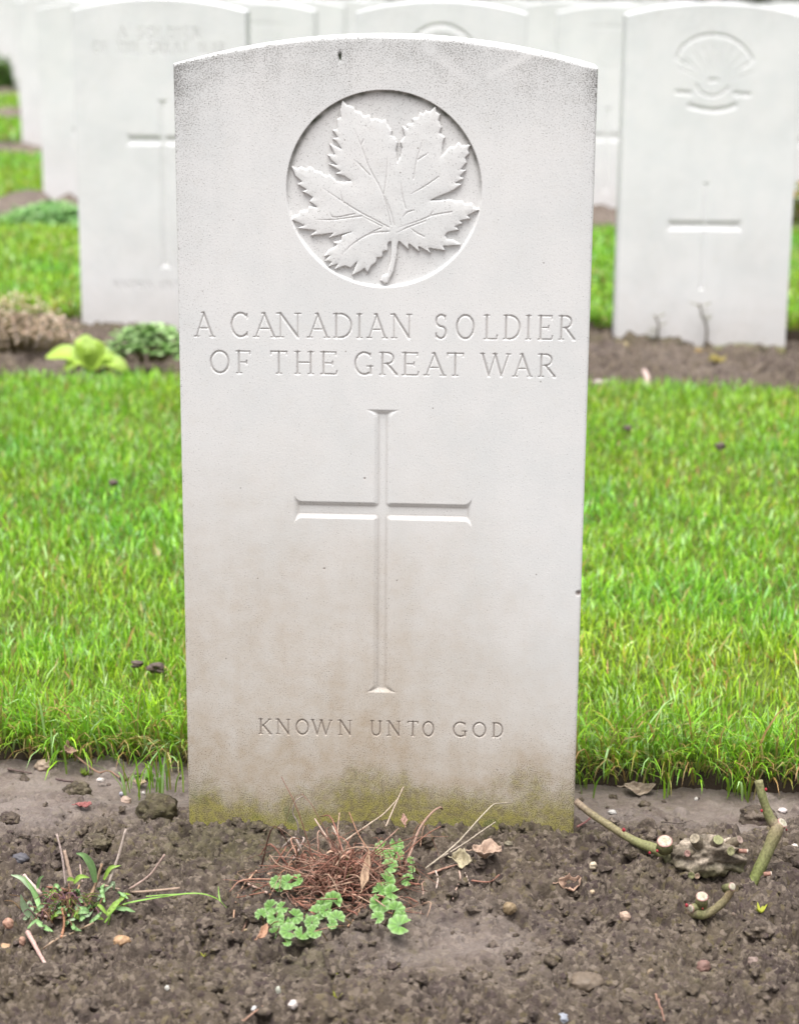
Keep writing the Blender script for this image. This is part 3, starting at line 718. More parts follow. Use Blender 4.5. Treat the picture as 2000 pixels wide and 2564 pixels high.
def streak(x, z, a, b, wd):
    A = on_y(*a, 0); B = on_y(*b, 0); d = seg_dist(x, z, np.array([A[0], A[2]]), np.array([B[0], B[2]])); return 1-np.exp(-(d/wd)**2)
def stain_main(X, Z, cv):
    zt = ztop(X); dt = zt-Z
    n = fbm(X*14+3, Z*14+5, 4); n2 = fbm(X*40+13, Z*40, 3)
    g = .50*np.exp(-(dt/.045)**1.3)*(1.0+.3*n)+.30*np.exp(-dt/.17)*(.8+.6*n)
    g = g*(.55+.45*streak(X, Z, (1070, 120), (1165, 195), .004))*(.45+.55*streak(X, Z, (1345, 128), (1225, 190), .0035))
    g += .09*sstep(.0, .45, fbm(X*60+31, Z*2.5, 3))*np.exp(-dt/.22)
    g += .5*np.exp(-((HW-X)/.008)**1.2)*np.exp(-dt/.08)+.45*np.exp(-((X+HW)/.03)**1.2)*np.exp(-dt/.35)
    g += .22*np.exp(-(Z/.10)**2)+.55*np.exp(-((HW-X)/.018)**1.2)*np.exp(-(Z/.12)**2)+.45*np.exp(-((X+HW)/.03)**1.2)*np.exp(-(Z/.10)**2)
    run = fbm(X*55+2, Z*3+8, 3)
    warm = sstep(.46, .04, Z+.12*sstep(.05, .19, X)-.03*sstep(.0, -.19, X)-.05*n-.02*n2)*(.80+.15*run)
    warm = warm+.42*sstep(.13, .04, Z-.035*n-.02*run)+.35*sstep(.13, .02, Z)*np.exp(-((HW-np.abs(X))/.03)**1.2)
    up = .040+.030*n+.014*n2+.016*run+.012*sstep(-.1, .0, X)-.014*np.exp(-((X+.10)/.03)**2)
    moss = sstep(.048, -.040, Z-up)*1.15
    g = np.where(cv.reg == 5, g*.15, np.where(cv.reg == 4, g*.6, g))
    top = dt < .0009
    for a in (g, warm): a[top] *= .1
    return {'grime': np.clip(g, 0, 1.2), 'warm': np.clip(warm, 0, 1), 'moss': np.clip(moss, 0, 1.1), 'dirt': cv.dirt, 'algae': cv.algae}
def stain_far(seed):
    def f(X, Z, cv):
        n = fbm(X*9+seed, Z*9+5, 4); dt = ztop(X)-Z
        return {'grime': np.clip(.12+.25*n+.25*np.exp(-dt/.12), 0, 1), 'warm': np.clip(.22*sstep(.16, .0, Z-.05*n)+.10*sstep(.4, .1, Z-.1*n), 0, 1),
                'moss': .95*sstep(.022, .004, Z-.012*n), 'dirt': cv.dirt, 'algae': cv.algae}
    return f
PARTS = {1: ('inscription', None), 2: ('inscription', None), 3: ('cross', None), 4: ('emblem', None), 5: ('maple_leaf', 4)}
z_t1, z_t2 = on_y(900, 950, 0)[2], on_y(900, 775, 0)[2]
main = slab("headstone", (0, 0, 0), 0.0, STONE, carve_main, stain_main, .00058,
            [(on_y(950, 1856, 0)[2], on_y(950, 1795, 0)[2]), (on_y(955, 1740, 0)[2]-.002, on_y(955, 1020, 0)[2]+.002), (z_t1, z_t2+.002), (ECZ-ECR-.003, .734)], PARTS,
            "large sharp white headstone with carved maple leaf and mossy green foot in front", "white headstones standing in rows")

# --- second row
def line_text(cv, txt, cx, zc, hgt, width, gap, reg, wd=.003):
    WID = {'I': .3, 'A': .85, 'O': .85, 'W': 1.25, 'N': .9, 'D': .8, 'G': .8, 'H': .8, 'K': .8, 'U': .75, 'T': .75, ' ': .55}
    L = [WID.get(c, .65) for c in txt]; tot = sum(L)+gap*(len(txt)-1); s = width/tot; x = cx-width/2
    for c, l in zip(txt, L):
        if c != ' ': glyph(cv, c, x, x+l*s, zc-hgt/2, zc+hgt/2, wd, reg, .22, 1.2)
        x += (l+gap)*s
Y2 = PITCH
def z2(px, py): return on_y(px, py, Y2)[2]
def carve_left(cv):
    z0 = -.0085
    line_text(cv, 'A SOLDIER', .0, z2(400, 84)-z0, .024, .18, .28, 1, .0034)
    line_text(cv, 'OF THE GREAT WAR', .0, z2(400, 122)-z0, .024, .29, .28, 1, .0034)
    cz = z2(410, 352)-z0
    cv.poly_cut(cross_poly(.004, z2(410, 250)-z0, cz-.29, .010, -.078, .086, cz+.012, cz-.012, .011, .010), 3, .4, .0035, .06)
    line_text(cv, 'KNOWN UNTO GOD', .0, z2(400, 715)-z0, .017, .23, .3, 2, .003)
def carve_mid(cv):
    zc = z2(1105, 62)+.0085-.080
    cv.stroke(arc(0, zc, .080, .080, 0, 360, 60), .010, 4, .6, .12, .004)
    cv.stroke(arc(0, zc, .056, .056, 0, 360, 40), .006, 4, 1.2, .2, .004)
    for a in range(0, 360, 45): cv.stroke([(.02*math.cos(R(a)), zc+.02*math.sin(R(a))), (.045*math.cos(R(a)), zc+.045*math.sin(R(a)))], .006, 4, 1.0, .2)
    cv.poly_cut(cross_poly(0, zc-.18, .10, .009, -.07, .07, zc-.29, zc-.312, .01, .009), 3, .9, .005, .2)
def carve_right(cv):
    ox, oz = .562, -.0085
    def p(x, y): q = on_y(1480+x/3.277, y/3.277, Y2); return (q[0]-ox, q[2]-oz)
    def ln(pts, wd, dmax=.006): cv.stroke(curve([p(*q) for q in pts], 20) if len(pts) > 2 else [p(*q) for q in pts], wd, 4, .42, .10, dmax)
    ln([(730, 480), (770, 390), (860, 320), (950, 292), (1040, 285), (1140, 305), (1230, 355), (1300, 430), (1335, 490)], .010, .004)
    ln([(740, 490), (800, 530)], .007); ln([(1335, 500), (1270, 545)], .007)
    for a in range(20, 170, 15):                 # rays of the rising sun
        c = p(1035, 700); ln_ = [(c[0]+.030*math.cos(R(a)), c[1]+.030*math.sin(R(a))), (c[0]+.088*math.cos(R(a)), c[1]+.088*math.sin(R(a)))]
        cv.stroke(ln_, (.002, .0040), 4, .6, .04)
    ln([(725, 755), (835, 765)], .012); ln([(1195, 770), (1310, 780)], .012)
    ln([(885, 700), (915, 755), (975, 785), (1050, 785), (1100, 755), (1140, 720)], .008); ln([(990, 660), (1050, 660)], .010)
    ln([(830, 868), (930, 895), (1030, 905), (1120, 893), (1195, 868)], .014, .007)
    cx = p(965, 1500); l, r_ = p(650, 1850)[0], p(1250, 1850)[0]; zb = p(960, 1850)[1]
    cv.poly_cut(cross_poly(cx[0], cx[1], .14, .0055, l, r_, zb+.011, zb-.012, .010, .009), 3, .45, .0035, .05)
FZ = [(.05, .735)]
G = "white headstones standing in rows"
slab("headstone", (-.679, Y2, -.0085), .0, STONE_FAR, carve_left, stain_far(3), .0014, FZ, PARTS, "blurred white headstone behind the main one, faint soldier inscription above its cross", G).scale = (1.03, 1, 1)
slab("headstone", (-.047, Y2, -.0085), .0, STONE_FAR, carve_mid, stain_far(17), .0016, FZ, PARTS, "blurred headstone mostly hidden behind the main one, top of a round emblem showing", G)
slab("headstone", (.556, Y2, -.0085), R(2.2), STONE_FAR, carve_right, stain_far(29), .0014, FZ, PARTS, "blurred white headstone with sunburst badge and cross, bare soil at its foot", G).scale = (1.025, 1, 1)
# --- rows behind: three kinds of stone, copied
def carve_a(cv):
    cv.stroke(arc(0, .63, .082, .082, 0, 360, 40), .008, 4, .4, .02, .002); cv.stroke([(-.04, .63), (.04, .63)], .02, 4, .3, .05); cv.stroke([(0, .59), (0, .68)], .02, 4, .3, .05)
    cv.poly_cut(cross_poly(0, .42, .12, .01, -.075, .075, .33, .30, .012, .01), 3, .35, .003, .02)
def carve_b(cv):
    cv.stroke([(-.07, .70), (.07, .70), (.05, .58), (0, .55), (-.05, .58), (-.07, .70)], .008, 4, .35, .02, .002)
    cv.poly_cut(cross_poly(0, .42, .12, .01, -.075, .075, .33, .30, .012, .01), 3, .35, .003, .02)
def copy_tree(o, parent=None):
    c = o.copy(); COL.objects.link(c)
    if parent: c.parent = parent
    for ch in list(o.children): copy_tree(ch, c)
    return c
def project(p):
    d = np.asarray(p)-CPOS; D = d@FWD; return 1000+CF*(d@RGT)/D, 1282-CF*(d@UPV)/D
protos = []
LBL3 = {-2.025: None}
def far_label(k, px):
    if k == 2:
        if px < 450: return "blurred headstone with green mound plant at its foot, left of the faint-inscribed stone"
        if px < 850: return "blurred headstone filling the gap between the faint-inscribed stone and the round-emblem stone"
        if px < 1300: return "blurred headstone directly behind the round-emblem stone, only a top sliver showing"
        if px < 1700: return "blurred headstone whose foot shows between the main stone and the sunburst-badge stone"
        return "blurred headstone behind the right side of the sunburst-badge stone"
    if k == 3 and px < 200: return "blurred headstone whose pale edge shows left of the stone with the green mound plant"
    return "blurred pale headstone in the distant rows behind the third row"
count = 0
STARTS = {2: .455, 3: .334, 4: .28, 5: .19, 6: .07, 7: -.16, 8: .1}
for k in range(2, 9):
    Yk = k*PITCH; zk = float(gz(Yk))-.03+.0*k
    for j in range(-16, 8):
        x = STARTS[k]+j*.62
        a, b = project((x-HW, Yk, .4))[0], project((x+HW, Yk, .4))[0]
        if b < 4 or a > 1996: continue
        lab = far_label(k, (a+b)/2)
        if len(protos) < 2:
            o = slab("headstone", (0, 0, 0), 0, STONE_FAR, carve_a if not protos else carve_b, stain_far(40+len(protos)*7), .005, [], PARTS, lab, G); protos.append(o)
        else:
            o = copy_tree(protos[count % 2])
        count += 1
        dz = {(2, 0): .012}.get((k, j), 0)
        o.location = (x, Yk, zk+rng.uniform(-.012, .008)+dz); o.rotation_euler = (R(rng.normal(0, .4)), 0, R(rng.normal(0, .8)))
        o['label'] = lab; o['category'] = 'headstone'; o['group'] = G

# ------------------------------------------------------------------ plants of the front bed
def sz(p): return float(soil_z(p[0], p[1]))
def on_soil(px, py, dz=0.0):
    p = on_z(px, py, 0.0)
    for _ in range(6): p = on_z(px, py, sz(p)+dz)
    return np.array([p[0], p[1], p[2]])
def trace(pts, Y0, Y1, n=16):            # stem seen along photo points, its depth running from plane Y0 to plane Y1
    m = len(pts); return curve([on_y(px, py, Y0+(Y1-Y0)*i/(m-1)) for i, (px, py) in enumerate(pts)], n)

def lift(P, eps=.0015):                  # bring points that would lie under the soil forward until they rest on it
    for i in range(len(P)):
        for _ in range(120):
            if P[i][2] >= float(soil_z(P[i][0], P[i][1]))+eps: break
            P[i] = CPOS+(P[i]-CPOS)*.997
    return P
# withered clump with new green shoots
c0 = on_soil(830, 2190)
plant = empty("withered_plant", c0, "clump of withered red-brown stems with new scalloped green leaves before the main headstone", "plant")
def par(o, root):                        # parent keeping the world position of absolute coordinates
    o.parent = root; o.matrix_parent_inverse = Matrix.Translation(-Vector(root.location)); return o
BR = np.array([(.27, .13, .09), (.34, .19, .135), (.15, .075, .055), (.42, .28, .20), (.30, .14, .10), (.42, .26, .20), (.24, .11, .08)])
def tangle():
    g = np.random.default_rng(21); mb = MB()
    for i in range(560):
        a = g.uniform(0, 2*math.pi); rr = min(abs(g.normal(0, .5)), 1.05)
        bx_, by_ = c0[0]+.008+.074*rr*math.cos(a), c0[1]-.012+.052*rr*math.sin(a)
        z0 = float(soil_z(bx_, by_)); d = g.uniform(0, 2*math.pi); L = .013+.045*g.random()**1.6
        up = g.uniform(.05, .75)*math.exp(-.9*rr)+(g.uniform(.1, .8) if by_ > c0[1]+.004 else 0); dx, dy = math.cos(d), math.sin(d)*.7
        p0 = np.array([bx_, by_, z0+g.uniform(0, .020)*math.exp(-rr)])
        p1 = p0+np.array([dx*.5+g.normal(0, .2), dy*.5+g.normal(0, .2), up])*L
        p2 = p1+np.array([dx*.5+g.normal(0, .25), dy*.5, up*g.uniform(-1.2, .5)])*L
        P = curve([p0, p1, p2], 9); P[:, 2] = np.maximum(P[:, 2], soil_z(P[:, 0], P[:, 1])+.0004)
        r = .0003+.0010*g.random()**2.2
        mb.tube(P, np.linspace(r, r*.5, len(P)), BR[g.integers(0, len(BR))]*g.uniform(.65, 1.25), 5)
    for i in range(26):                  # shrivelled leaf scraps in the tangle
        a = g.uniform(0, 6.28); rr = abs(g.normal(0, .55)); x, y = c0[0]+.055*rr*math.cos(a), c0[1]+.03*rr*math.sin(a)
        z0 = float(soil_z(x, y))+g.uniform(.004, .02); t = np.linspace(0, 1, 6); d = g.uniform(0, 6.28); L = g.uniform(.008, .016)
        P = np.stack([x+math.cos(d)*t*L, y+math.sin(d)*t*L, z0+.006*np.sin(t*2.5)+g.uniform(-.3, .4)*t*L], 1)
        mb.leaf(P, .0035*np.sin(t*3.0+.12).clip(.05), (-math.sin(d), math.cos(d), g.uniform(-.5, .5)), BR[g.integers(0, 6)]*g.uniform(.8, 1.3), .6)
    return par(mb.build("dead_stems", DRY), plant)
tangle()
STALKS = [  # photo points, plane at root/tip, radius, colour
 ([(845, 2170), (825, 2110), (788, 2050)], -.09, -.05, .0011, (.42, .31, .25)), ([(862, 2180), (858, 2130), (838, 2080), (832, 2068)], -.09, -.05, .0010, (.45, .35, .28)),
 ([(848, 2125), (846, 2080), (850, 2035)], -.07, -.05, .0008, (.40, .28, .2)), ([(930, 2140), (898, 2090), (874, 2034)], -.09, -.04, .0007, (.30, .17, .11)),
 ([(860, 2108), (920, 2066), (960, 2038), (994, 2002)], -.07, -.02, .0008, (.45, .36, .28)), ([(966, 2070), (985, 2025), (1010, 1970)], -.06, -.02, .0008, (.42, .33, .26)),
 ([(1000, 2195), (1030, 2130), (1050, 2075), (1082, 2034), (1102, 2022), (1106, 2026)], -.09, -.03, .0013, (.34, .22, .17)), ([(1052, 2120), (1058, 2080), (1062, 2068)], -.07, -.05, .0007, (.30, .19, .13)),
 ([(1065, 2175), (1110, 2140), (1150, 2105), (1190, 2060), (1230, 2018), (1246, 2012), (1282, 2010)], -.10, -.02, .0008, (.42, .36, .28)), ([(1100, 2150), (1165, 2110), (1200, 2085), (1240, 2058)], -.08, -.03, .0007, (.45, .38, .30)),
 ([(670, 2236), (640, 2222), (602, 2204)], -.13, -.12, .0012, (.46, .33, .27)), ([(642, 2180), (605, 2225), (588, 2270), (584, 2336)], -.12, -.16, .0009, (.44, .28, .19)),
 ([(644, 2270), (622, 2290), (618, 2310), (592, 2358), (570, 2400)], -.14, -.19, .0010, (.32, .2, .15)), ([(676, 2240), (690, 2200), (740, 2155)], -.13, -.10, .0008, (.36, .19, .11)),
 ([(735, 2150), (760, 2105), (758, 2096)], -.09, -.08, .0009, (.44, .34, .3)), ([(755, 2130), (738, 2098), (720, 2110), (706, 2124)], -.09, -.08, .0012, (.42, .34, .30)),
 ([(1060, 2230), (1057, 2260), (1052, 2290)], -.14, -.16, .0007, (.36, .25, .2)), ([(1090, 2180), (1096, 2200), (1092, 2225)], -.10, -.12, .0008, (.50, .40, .34)),
 ([(1145, 2170), (1152, 2200), (1138, 2235), (1132, 2255)], -.09, -.14, .0009, (.45, .32, .26)), ([(1160, 2175), (1172, 2205), (1176, 2218)], -.09, -.12, .0008, (.48, .38, .32)),
 ([(1070, 2190), (1120, 2172), (1150, 2165)], -.10, -.09, .0012, (.34, .2, .15)), ([(1180, 2205), (1225, 2208), (1250, 2190)], -.12, -.11, .0008, (.3, .15, .11)),
 ([(800, 2300), (760, 2270), (740, 2250)], -.14, -.12, .0010, (.28, .13, .09)), ([(870, 2320), (895, 2290), (910, 2240)], -.15, -.12, .0008, (.4, .24, .15))]
for pts, a, b, r_, col in STALKS:
    mb = MB(); P = lift(trace(pts, a, b), .001); mb.tube(P, np.linspace(r_*1.1, r_*.75, len(P)), col, 6, jit=.25)
    par(mb.build("stalk", DRY), plant)
def scallop(mb, px, py, rpx, g):
    rad = rpx*.00036; p = on_soil(px, py, .015); c = p+np.array([0, 0, 0])
    nl = 7; n = 42; th = np.linspace(R(-150), R(150), n)
    tilt = np.array([g.normal(0, .25), -.75+g.normal(0, .2), .8]); tilt /= np.linalg.norm(tilt)
    u = np.cross(tilt, [0, 1, .3]); u /= np.linalg.norm(u); v = np.cross(tilt, u); rot = g.uniform(0, 6.28)
    edge = 1+.15*np.abs(np.cos((th+R(150))/R(300)*nl*math.pi))**.6-.08
    V = [c-tilt*rad*.30]; col = [np.array((.09, .20, .05))]
    for f in (.4, .75, 1.0):
        pl = np.cos((th+R(150))/R(300)*nl*2*math.pi)
        hgt = rad*(.05*pl*f-.35+.55*f-.30*f*f)
        q = c+rad*f*((edge if f == 1 else 1)*np.cos(th+rot))[:, None]*u+rad*f*((edge if f == 1 else 1)*np.sin(th+rot))[:, None]*v+hgt[:, None]*tilt
        V += list(q); k = np.array((.15, .30, .065)) if f < .8 else np.array((.25, .38, .155))
        col += list(k*(1+.22*pl[:, None]*np.array([1, 1, 1]))*g.uniform(.9, 1.15))
    T = [[0, 1+i, 2+i] for i in range(n-1)]; Q = []
    for s_ in range(2): Q += [[1+s_*n+i, 1+(s_+1)*n+i, 2+(s_+1)*n+i, 2+s_*n+i] for i in range(n-1)]
    mb.add(np.array(V), Q, T, np.array(col))
    root = np.array([c[0]+g.normal(0, .006), c[1]+.010, sz(c)]); mb.tube(curve([root, (root+c)/2+np.array([0, 0, .004]), c-tilt*rad*.3], 7), .0006, (.22, .16, .07), 5)
SHOOTS = [[(955, 2124, 21), (994, 2114, 19), (994, 2136, 20), (976, 2167, 20), (1029, 2153, 11), (1029, 2176, 11), (973, 2140, 15)],
 [(966, 2206, 23), (949, 2231, 18), (982, 2233, 20), (1019, 2202, 17), (951, 2262, 25), (992, 2276, 22), (1000, 2313, 28), (945, 2296, 16), (972, 2262, 14), (1006, 2292, 15)],
 [(832, 2255, 24), (805, 2266, 18), (842, 2298, 21), (795, 2284, 21), (781, 2309, 18), (815, 2280, 16), (832, 2313, 13)],
 [(758, 2335, 20), (723, 2329, 22), (688, 2336, 16), (690, 2298, 21), (719, 2358, 11), (740, 2294, 19), (680, 2270, 18), (653, 2288, 15), (787, 2331, 18), (762, 2306, 18), (706, 2272, 15), (712, 2308, 15)],
 [(692, 2208, 17), (719, 2208, 20), (742, 2203, 17), (700, 2222, 12)]]
for s_i, sh in enumerate(SHOOTS):
    mb = MB(); g = np.random.default_rng(60+s_i)
    for px, py, r_ in sh: scallop(mb, px, py, r_, g)
    par(mb.build("leafy_shoot", LEAFM), plant)
mb = MB(); g = np.random.default_rng(77)       # a few green grass blades in the clump
for px, py, L, d in ((868, 2200, .03, 1.2), (880, 2180, .025, 1.9), (760, 2215, .03, .4), (875, 2230, .03, 1.6)):
    p = on_soil(px, py, .008); t = np.linspace(0, 1, 7); P = p+np.stack([np.cos(d)*t*L*.6, -.1*t*L, t*L*.8-.3*L*t*t], 1)
    mb.leaf(P, .0009*(1-t**2*.95), (0.2, 1, .2), (.12, .26, .03), .2, 3)
par(mb.build("grass_blade", GRASS), plant)

def dead_leaf(px, py, L, W, ang, col, label, curl=.5, lift=.004, roll=0.4, yaw_tip=0.0, base=on_soil):
    p = base(px, py, lift); t = np.linspace(0, 1, 16)
    d = np.array([math.cos(ang), math.sin(ang), 0]); s_ = np.array([-math.sin(ang)*math.cos(roll), math.cos(ang)*math.cos(roll), math.sin(roll)])
    P = d*((t-.5)*L)[:, None]+np.array([0, 0, 1])*(curl*L*((t-.5)**2)+yaw_tip*L*t)[:, None]
    mb = MB(); n = 11; us = np.linspace(-1, 1, n); W_ = W*np.sin(math.pi*np.clip(t, .02, .985))**.7
    nn = np.cross(d, s_)
    g = np.random.default_rng(int(px+py)); W_ = W_*(1+.5*fbm(t*4+px, t*0+py, 3)); P = P+s_*(W*.5*fbm(t*3+py, t*0+px, 2))[:, None]
    for side_ in (0,):
        uu, tt_ = np.meshgrid(us, t); rip = 1.5*W*fbm(uu*1.6+px*.37, tt_*5+py*.21, 3)+.05*W*g.normal(0, 1, (16, n))
        V = P[:, None]+us[None, :, None]*W_[:, None, None]*s_+((us**2)[None, :, None]*W_[:, None, None]*curl*.9)*nn+rip[..., None]*nn*.5
        C = np.asarray(col)*(1-.30*(1-np.abs(us))[None, :, None]**6)*(1+.12*g.normal(0, 1, (16, n, 1)))
        mb.add(V.reshape(-1, 3), gridq(16, n), None, C.reshape(-1, 3))
    mb.tube(np.array([P[0], P[0]-d*L*.10-np.array([0, 0, .001]), P[0]-d*L*.22]), .0006, col, 5)
    o = mb.build("dead_leaf", DEADLEAF); o.location = p
    sm = o.modifiers.new("thickness", 'SOLIDIFY'); sm.thickness = .0005
    return tag(o, label, "leaf", "dead leaves lying on the soil")
def on_clump(px, py, dz): return on_y(px, py, -.135)
dead_leaf(1600, 1972, .034, .0075, R(8), (.47, .38, .29), "tan curled dead leaf under the overhanging grass right of the main headstone", .45, .008, .8)
dead_leaf(1425, 2222, .024, .0085, R(25), (.45, .30, .22), "folded dry leaf on the soil between the clump and the rose stump", 1.2, .006, .6)
dead_leaf(1218, 2142, .028, .0085, R(12), (.46, .33, .25), "larger crumpled pinkish dead leaf beside the withered clump", .9, .008, .3)
dead_leaf(1158, 2162, .020, .0075, R(-20), (.46, .40, .27), "smaller crumpled buff dead leaf touching the withered clump", 1.2, .007, .5)
dead_leaf(914, 2215, .030, .0042, R(80), (.40, .27, .18), "narrow tan dead leaf standing upright in the withered clump", .3, .016, .0, .8)
dead_leaf(658, 2345, .016, .0035, R(60), (.45, .26, .17), "small orange-brown dead leaf below the left green shoots", .5, .006, .4, .4)
dead_leaf(210, 2020, .016, .0045, R(15), (.33, .13, .12), "dark red dead leaf on the soil left of the mossy clod", .6, .004, .2)
dead_leaf(352, 1962, .014, .004, R(-15), (.44, .34, .22), "small tan dead leaf below the grass edge left of the main headstone", .5, .004, .2)
dead_leaf(168, 1880, .016, .008, R(70), (.40, .26, .19), "brown papery dead leaf caught in the overhanging grass edge", .8, .026, .7)
dead_leaf(1010, 2065, .012, .003, R(100), (.40, .25, .2), "tiny brown leaf scrap standing near the foot of the headstone", .5, .02, .3, .6)

# weed with narrow leaves, left
def W5(x, y): return (x/2.13, 1700+y/2.13)
w0 = on_soil(*W5(380, 1240))
weed = empty("weed_plant", w0, "low weed with narrow green leaves and cut dry stalks in the left foreground", "plant")
def wy(px, py): return on_z(px, py, 0.0)[1]
base_y = w0[1]
WL = [([(170, 1125), (120, 1065), (60, 1045)], 10, 0), ([(510, 1085), (490, 1000), (450, 945), (408, 930)], 16, 0), ([(555, 1070), (590, 1010), (645, 995)], 9, 1), ([(205, 1290), (140, 1230), (112, 1150)], 17, 0), ([(220, 1240), (190, 1150), (130, 1050)], 12, 0),
 ([(190, 1250), (225, 1210), (262, 1195)], 10, 0), ([(190, 1290), (150, 1275), (118, 1285)], 10, 0), ([(190, 1285), (240, 1325), (290, 1350)], 11, 0), ([(240, 1180), (270, 1150), (305, 1146)], 9, 0), ([(430, 1270), (415, 1220), (420, 1185)], 11, 0),
 ([(620, 1225), (670, 1228), (722, 1242)], 10, 0), ([(570, 1260), (620, 1200), (675, 1158)], 12, 1), ([(480, 1260), (440, 1270), (430, 1290)], 9, 0), ([(385, 1300), (400, 1330), (440, 1345)], 9, 0), ([(395, 1090), (430, 1055), (480, 1060)], 10, 1), ([(520, 1180), (560, 1130), (600, 1100)], 9, 0),
 ([(330, 1130), (300, 1100), (285, 1120)], 8, 0), ([(200, 1120), (215, 1070), (235, 1050)], 9, 0), ([(585, 1110), (605, 1090), (612, 1130)], 10, 0), ([(640, 1190), (660, 1150), (695, 1150)], 8, 1), ([(560, 1190), (545, 1120), (560, 1090)], 9, 0), ([(250, 1230), (300, 1190), (330, 1200)], 8, 0),
 ([(150, 1330), (180, 1300), (200, 1280)], 7, 0), ([(480, 1300), (520, 1270), (545, 1240)], 8, 0), ([(350, 1310), (370, 1290), (420, 1275)], 8, 0)]
gw = np.random.default_rng(404)
for i in range(30):
    bx_, by_ = gw.normal(390, 120), gw.normal(1225, 50); a_ = gw.uniform(0, 6.28); L_ = gw.uniform(35, 85)
    WL.append(([(bx_, by_), (bx_+.6*L_*math.cos(a_), by_-.25*L_-.4*L_*math.sin(a_)), (bx_+L_*math.cos(a_), by_-.25*L_-.6*L_*math.sin(a_))], gw.uniform(7, 13), int(gw.random() < .3)))
for i, (pts, wd, yel) in enumerate(WL):
    mb = MB(); q = [W5(*p) for p in pts]; low = max(p[1] for p in q)
    Yr = max(min(wy(q[0][0], q[0][1]+14), base_y+.03), base_y-.05); P = trace(q, Yr, Yr-.012 if i % 2 else Yr+.004, 12); P = lift(P, .002+.004*(i % 3)); t = np.linspace(0, 1, len(P))
    W_ = wd/2.13*.00036*1.25*np.sin(math.pi*np.clip(t*.8+.17, 0, .985))
    sdv = np.cross(np.gradient(P, axis=0), [rng.normal(0, .25), -.75, .66]); sdv /= np.linalg.norm(sdv, axis=1)[:, None]
    col = np.array((.26, .42, .07) if yel else ((.24, .40, .16) if i % 3 else (.36, .48, .29)))
    mb.leaf(P, W_, sdv, col*rng.uniform(.8, 1.15), .35); par(mb.build("leaf", LEAFM), weed)
mb = MB()
for pts, wd in (([(560, 1300), (640, 1210), (850, 1165), (1040, 1143), (1150, 1168), (1212, 1222)], 8), ([(780, 1160), (900, 1150), (1050, 1142)], 5), ([(1175, 1185), (1168, 1150), (1165, 1105)], 6)):
    q = [W5(*p) for p in pts]; P = lift(trace(q, base_y-.005, base_y+.005, 24), .004); t = np.linspace(0, 1, len(P))
    sdv = np.cross(np.gradient(P, axis=0), [0, -.5, .85]); sdv /= np.linalg.norm(sdv, axis=1)[:, None]
    mb.leaf(P, wd/2.13*.00036*.6*(1-.85*t**3), sdv, (.20, .38, .05), .3, 3)
par(mb.build("grass_blade", GRASS), weed)
for pts, r_, col in (([(305, 828), (335, 960), (352, 1110)], .0011, (.42, .33, .30)), ([(345, 915), (365, 1000), (392, 1105)], .0020, (.36, .26, .2)), ([(672, 800), (630, 955), (580, 1095)], .0015, (.44, .36, .31)), ([(880, 935), (800, 1045), (690, 1122)], .0011, (.36, .26, .22)),
                     ([(428, 990), (440, 1085)], .0010, (.4, .3, .26)), ([(540, 1095), (620, 1118), (720, 1137), (960, 1116)], .0013, (.34, .25, .19)), ([(425, 1098), (395, 1180), (358, 1265)], .0010, (.42, .25, .14)), ([(545, 985), (510, 1100), (455, 1215)], .0015, (.30, .2, .13)),
                     ([(128, 1045), (170, 1095), (222, 1150)], .0021, (.55, .42, .38)), ([(190, 1255), (260, 1270), (335, 1270)], .0018, (.42, .29, .25)), ([(330, 1220), (345, 1300), (330, 1375)], .0014, (.40, .2, .12)), ([(232, 1440), (300, 1390), (385, 1358), (500, 1300)], .0011, (.36, .26, .18)), ([(250, 1110), (330, 1120), (390, 1140)], .0014, (.28, .13, .09))):
    q = [W5(*p) for p in pts]; yb = max(min(wy(q[-1][0], q[-1][1]+8), base_y+.03), base_y-.07)
    mb = MB(); P = lift(trace(q, yb+.012, yb, 12), .001); mb.tube(P, np.linspace(r_*.8, r_, len(P)), np.array(col), 7, jit=.25); par(mb.build("dead_stalk", DRY), weed)
mb = MB(); g = np.random.default_rng(9)
for i in range(150):
    a = g.uniform(0, 6.28); rr = abs(g.normal(0, .5)); x, y = w0[0]+.045*rr*math.cos(a)-.004, w0[1]+.020*rr*math.sin(a); z = sz((x, y)); L = g.uniform(.008, .025); d = g.uniform(0, 6.28)
    P = curve([(x, y, z), (x+math.cos(d)*L*.5, y+math.sin(d)*L*.4, z+L*g.uniform(.2, .8)), (x+math.cos(d)*L, y+math.sin(d)*L*.8, z+L*g.uniform(0, .6))], 7)
    c = [(.16, .10, .05), (.12, .14, .03), (.22, .12, .08), (.20, .1, .12), (.13, .2, .04)][g.integers(0, 5)]
    mb.tube(P, np.linspace(.0007, .0003, len(P)), np.array(c)*g.uniform(.7, 1.2), 5)
par(mb.build("matted_stems", DRY), weed)

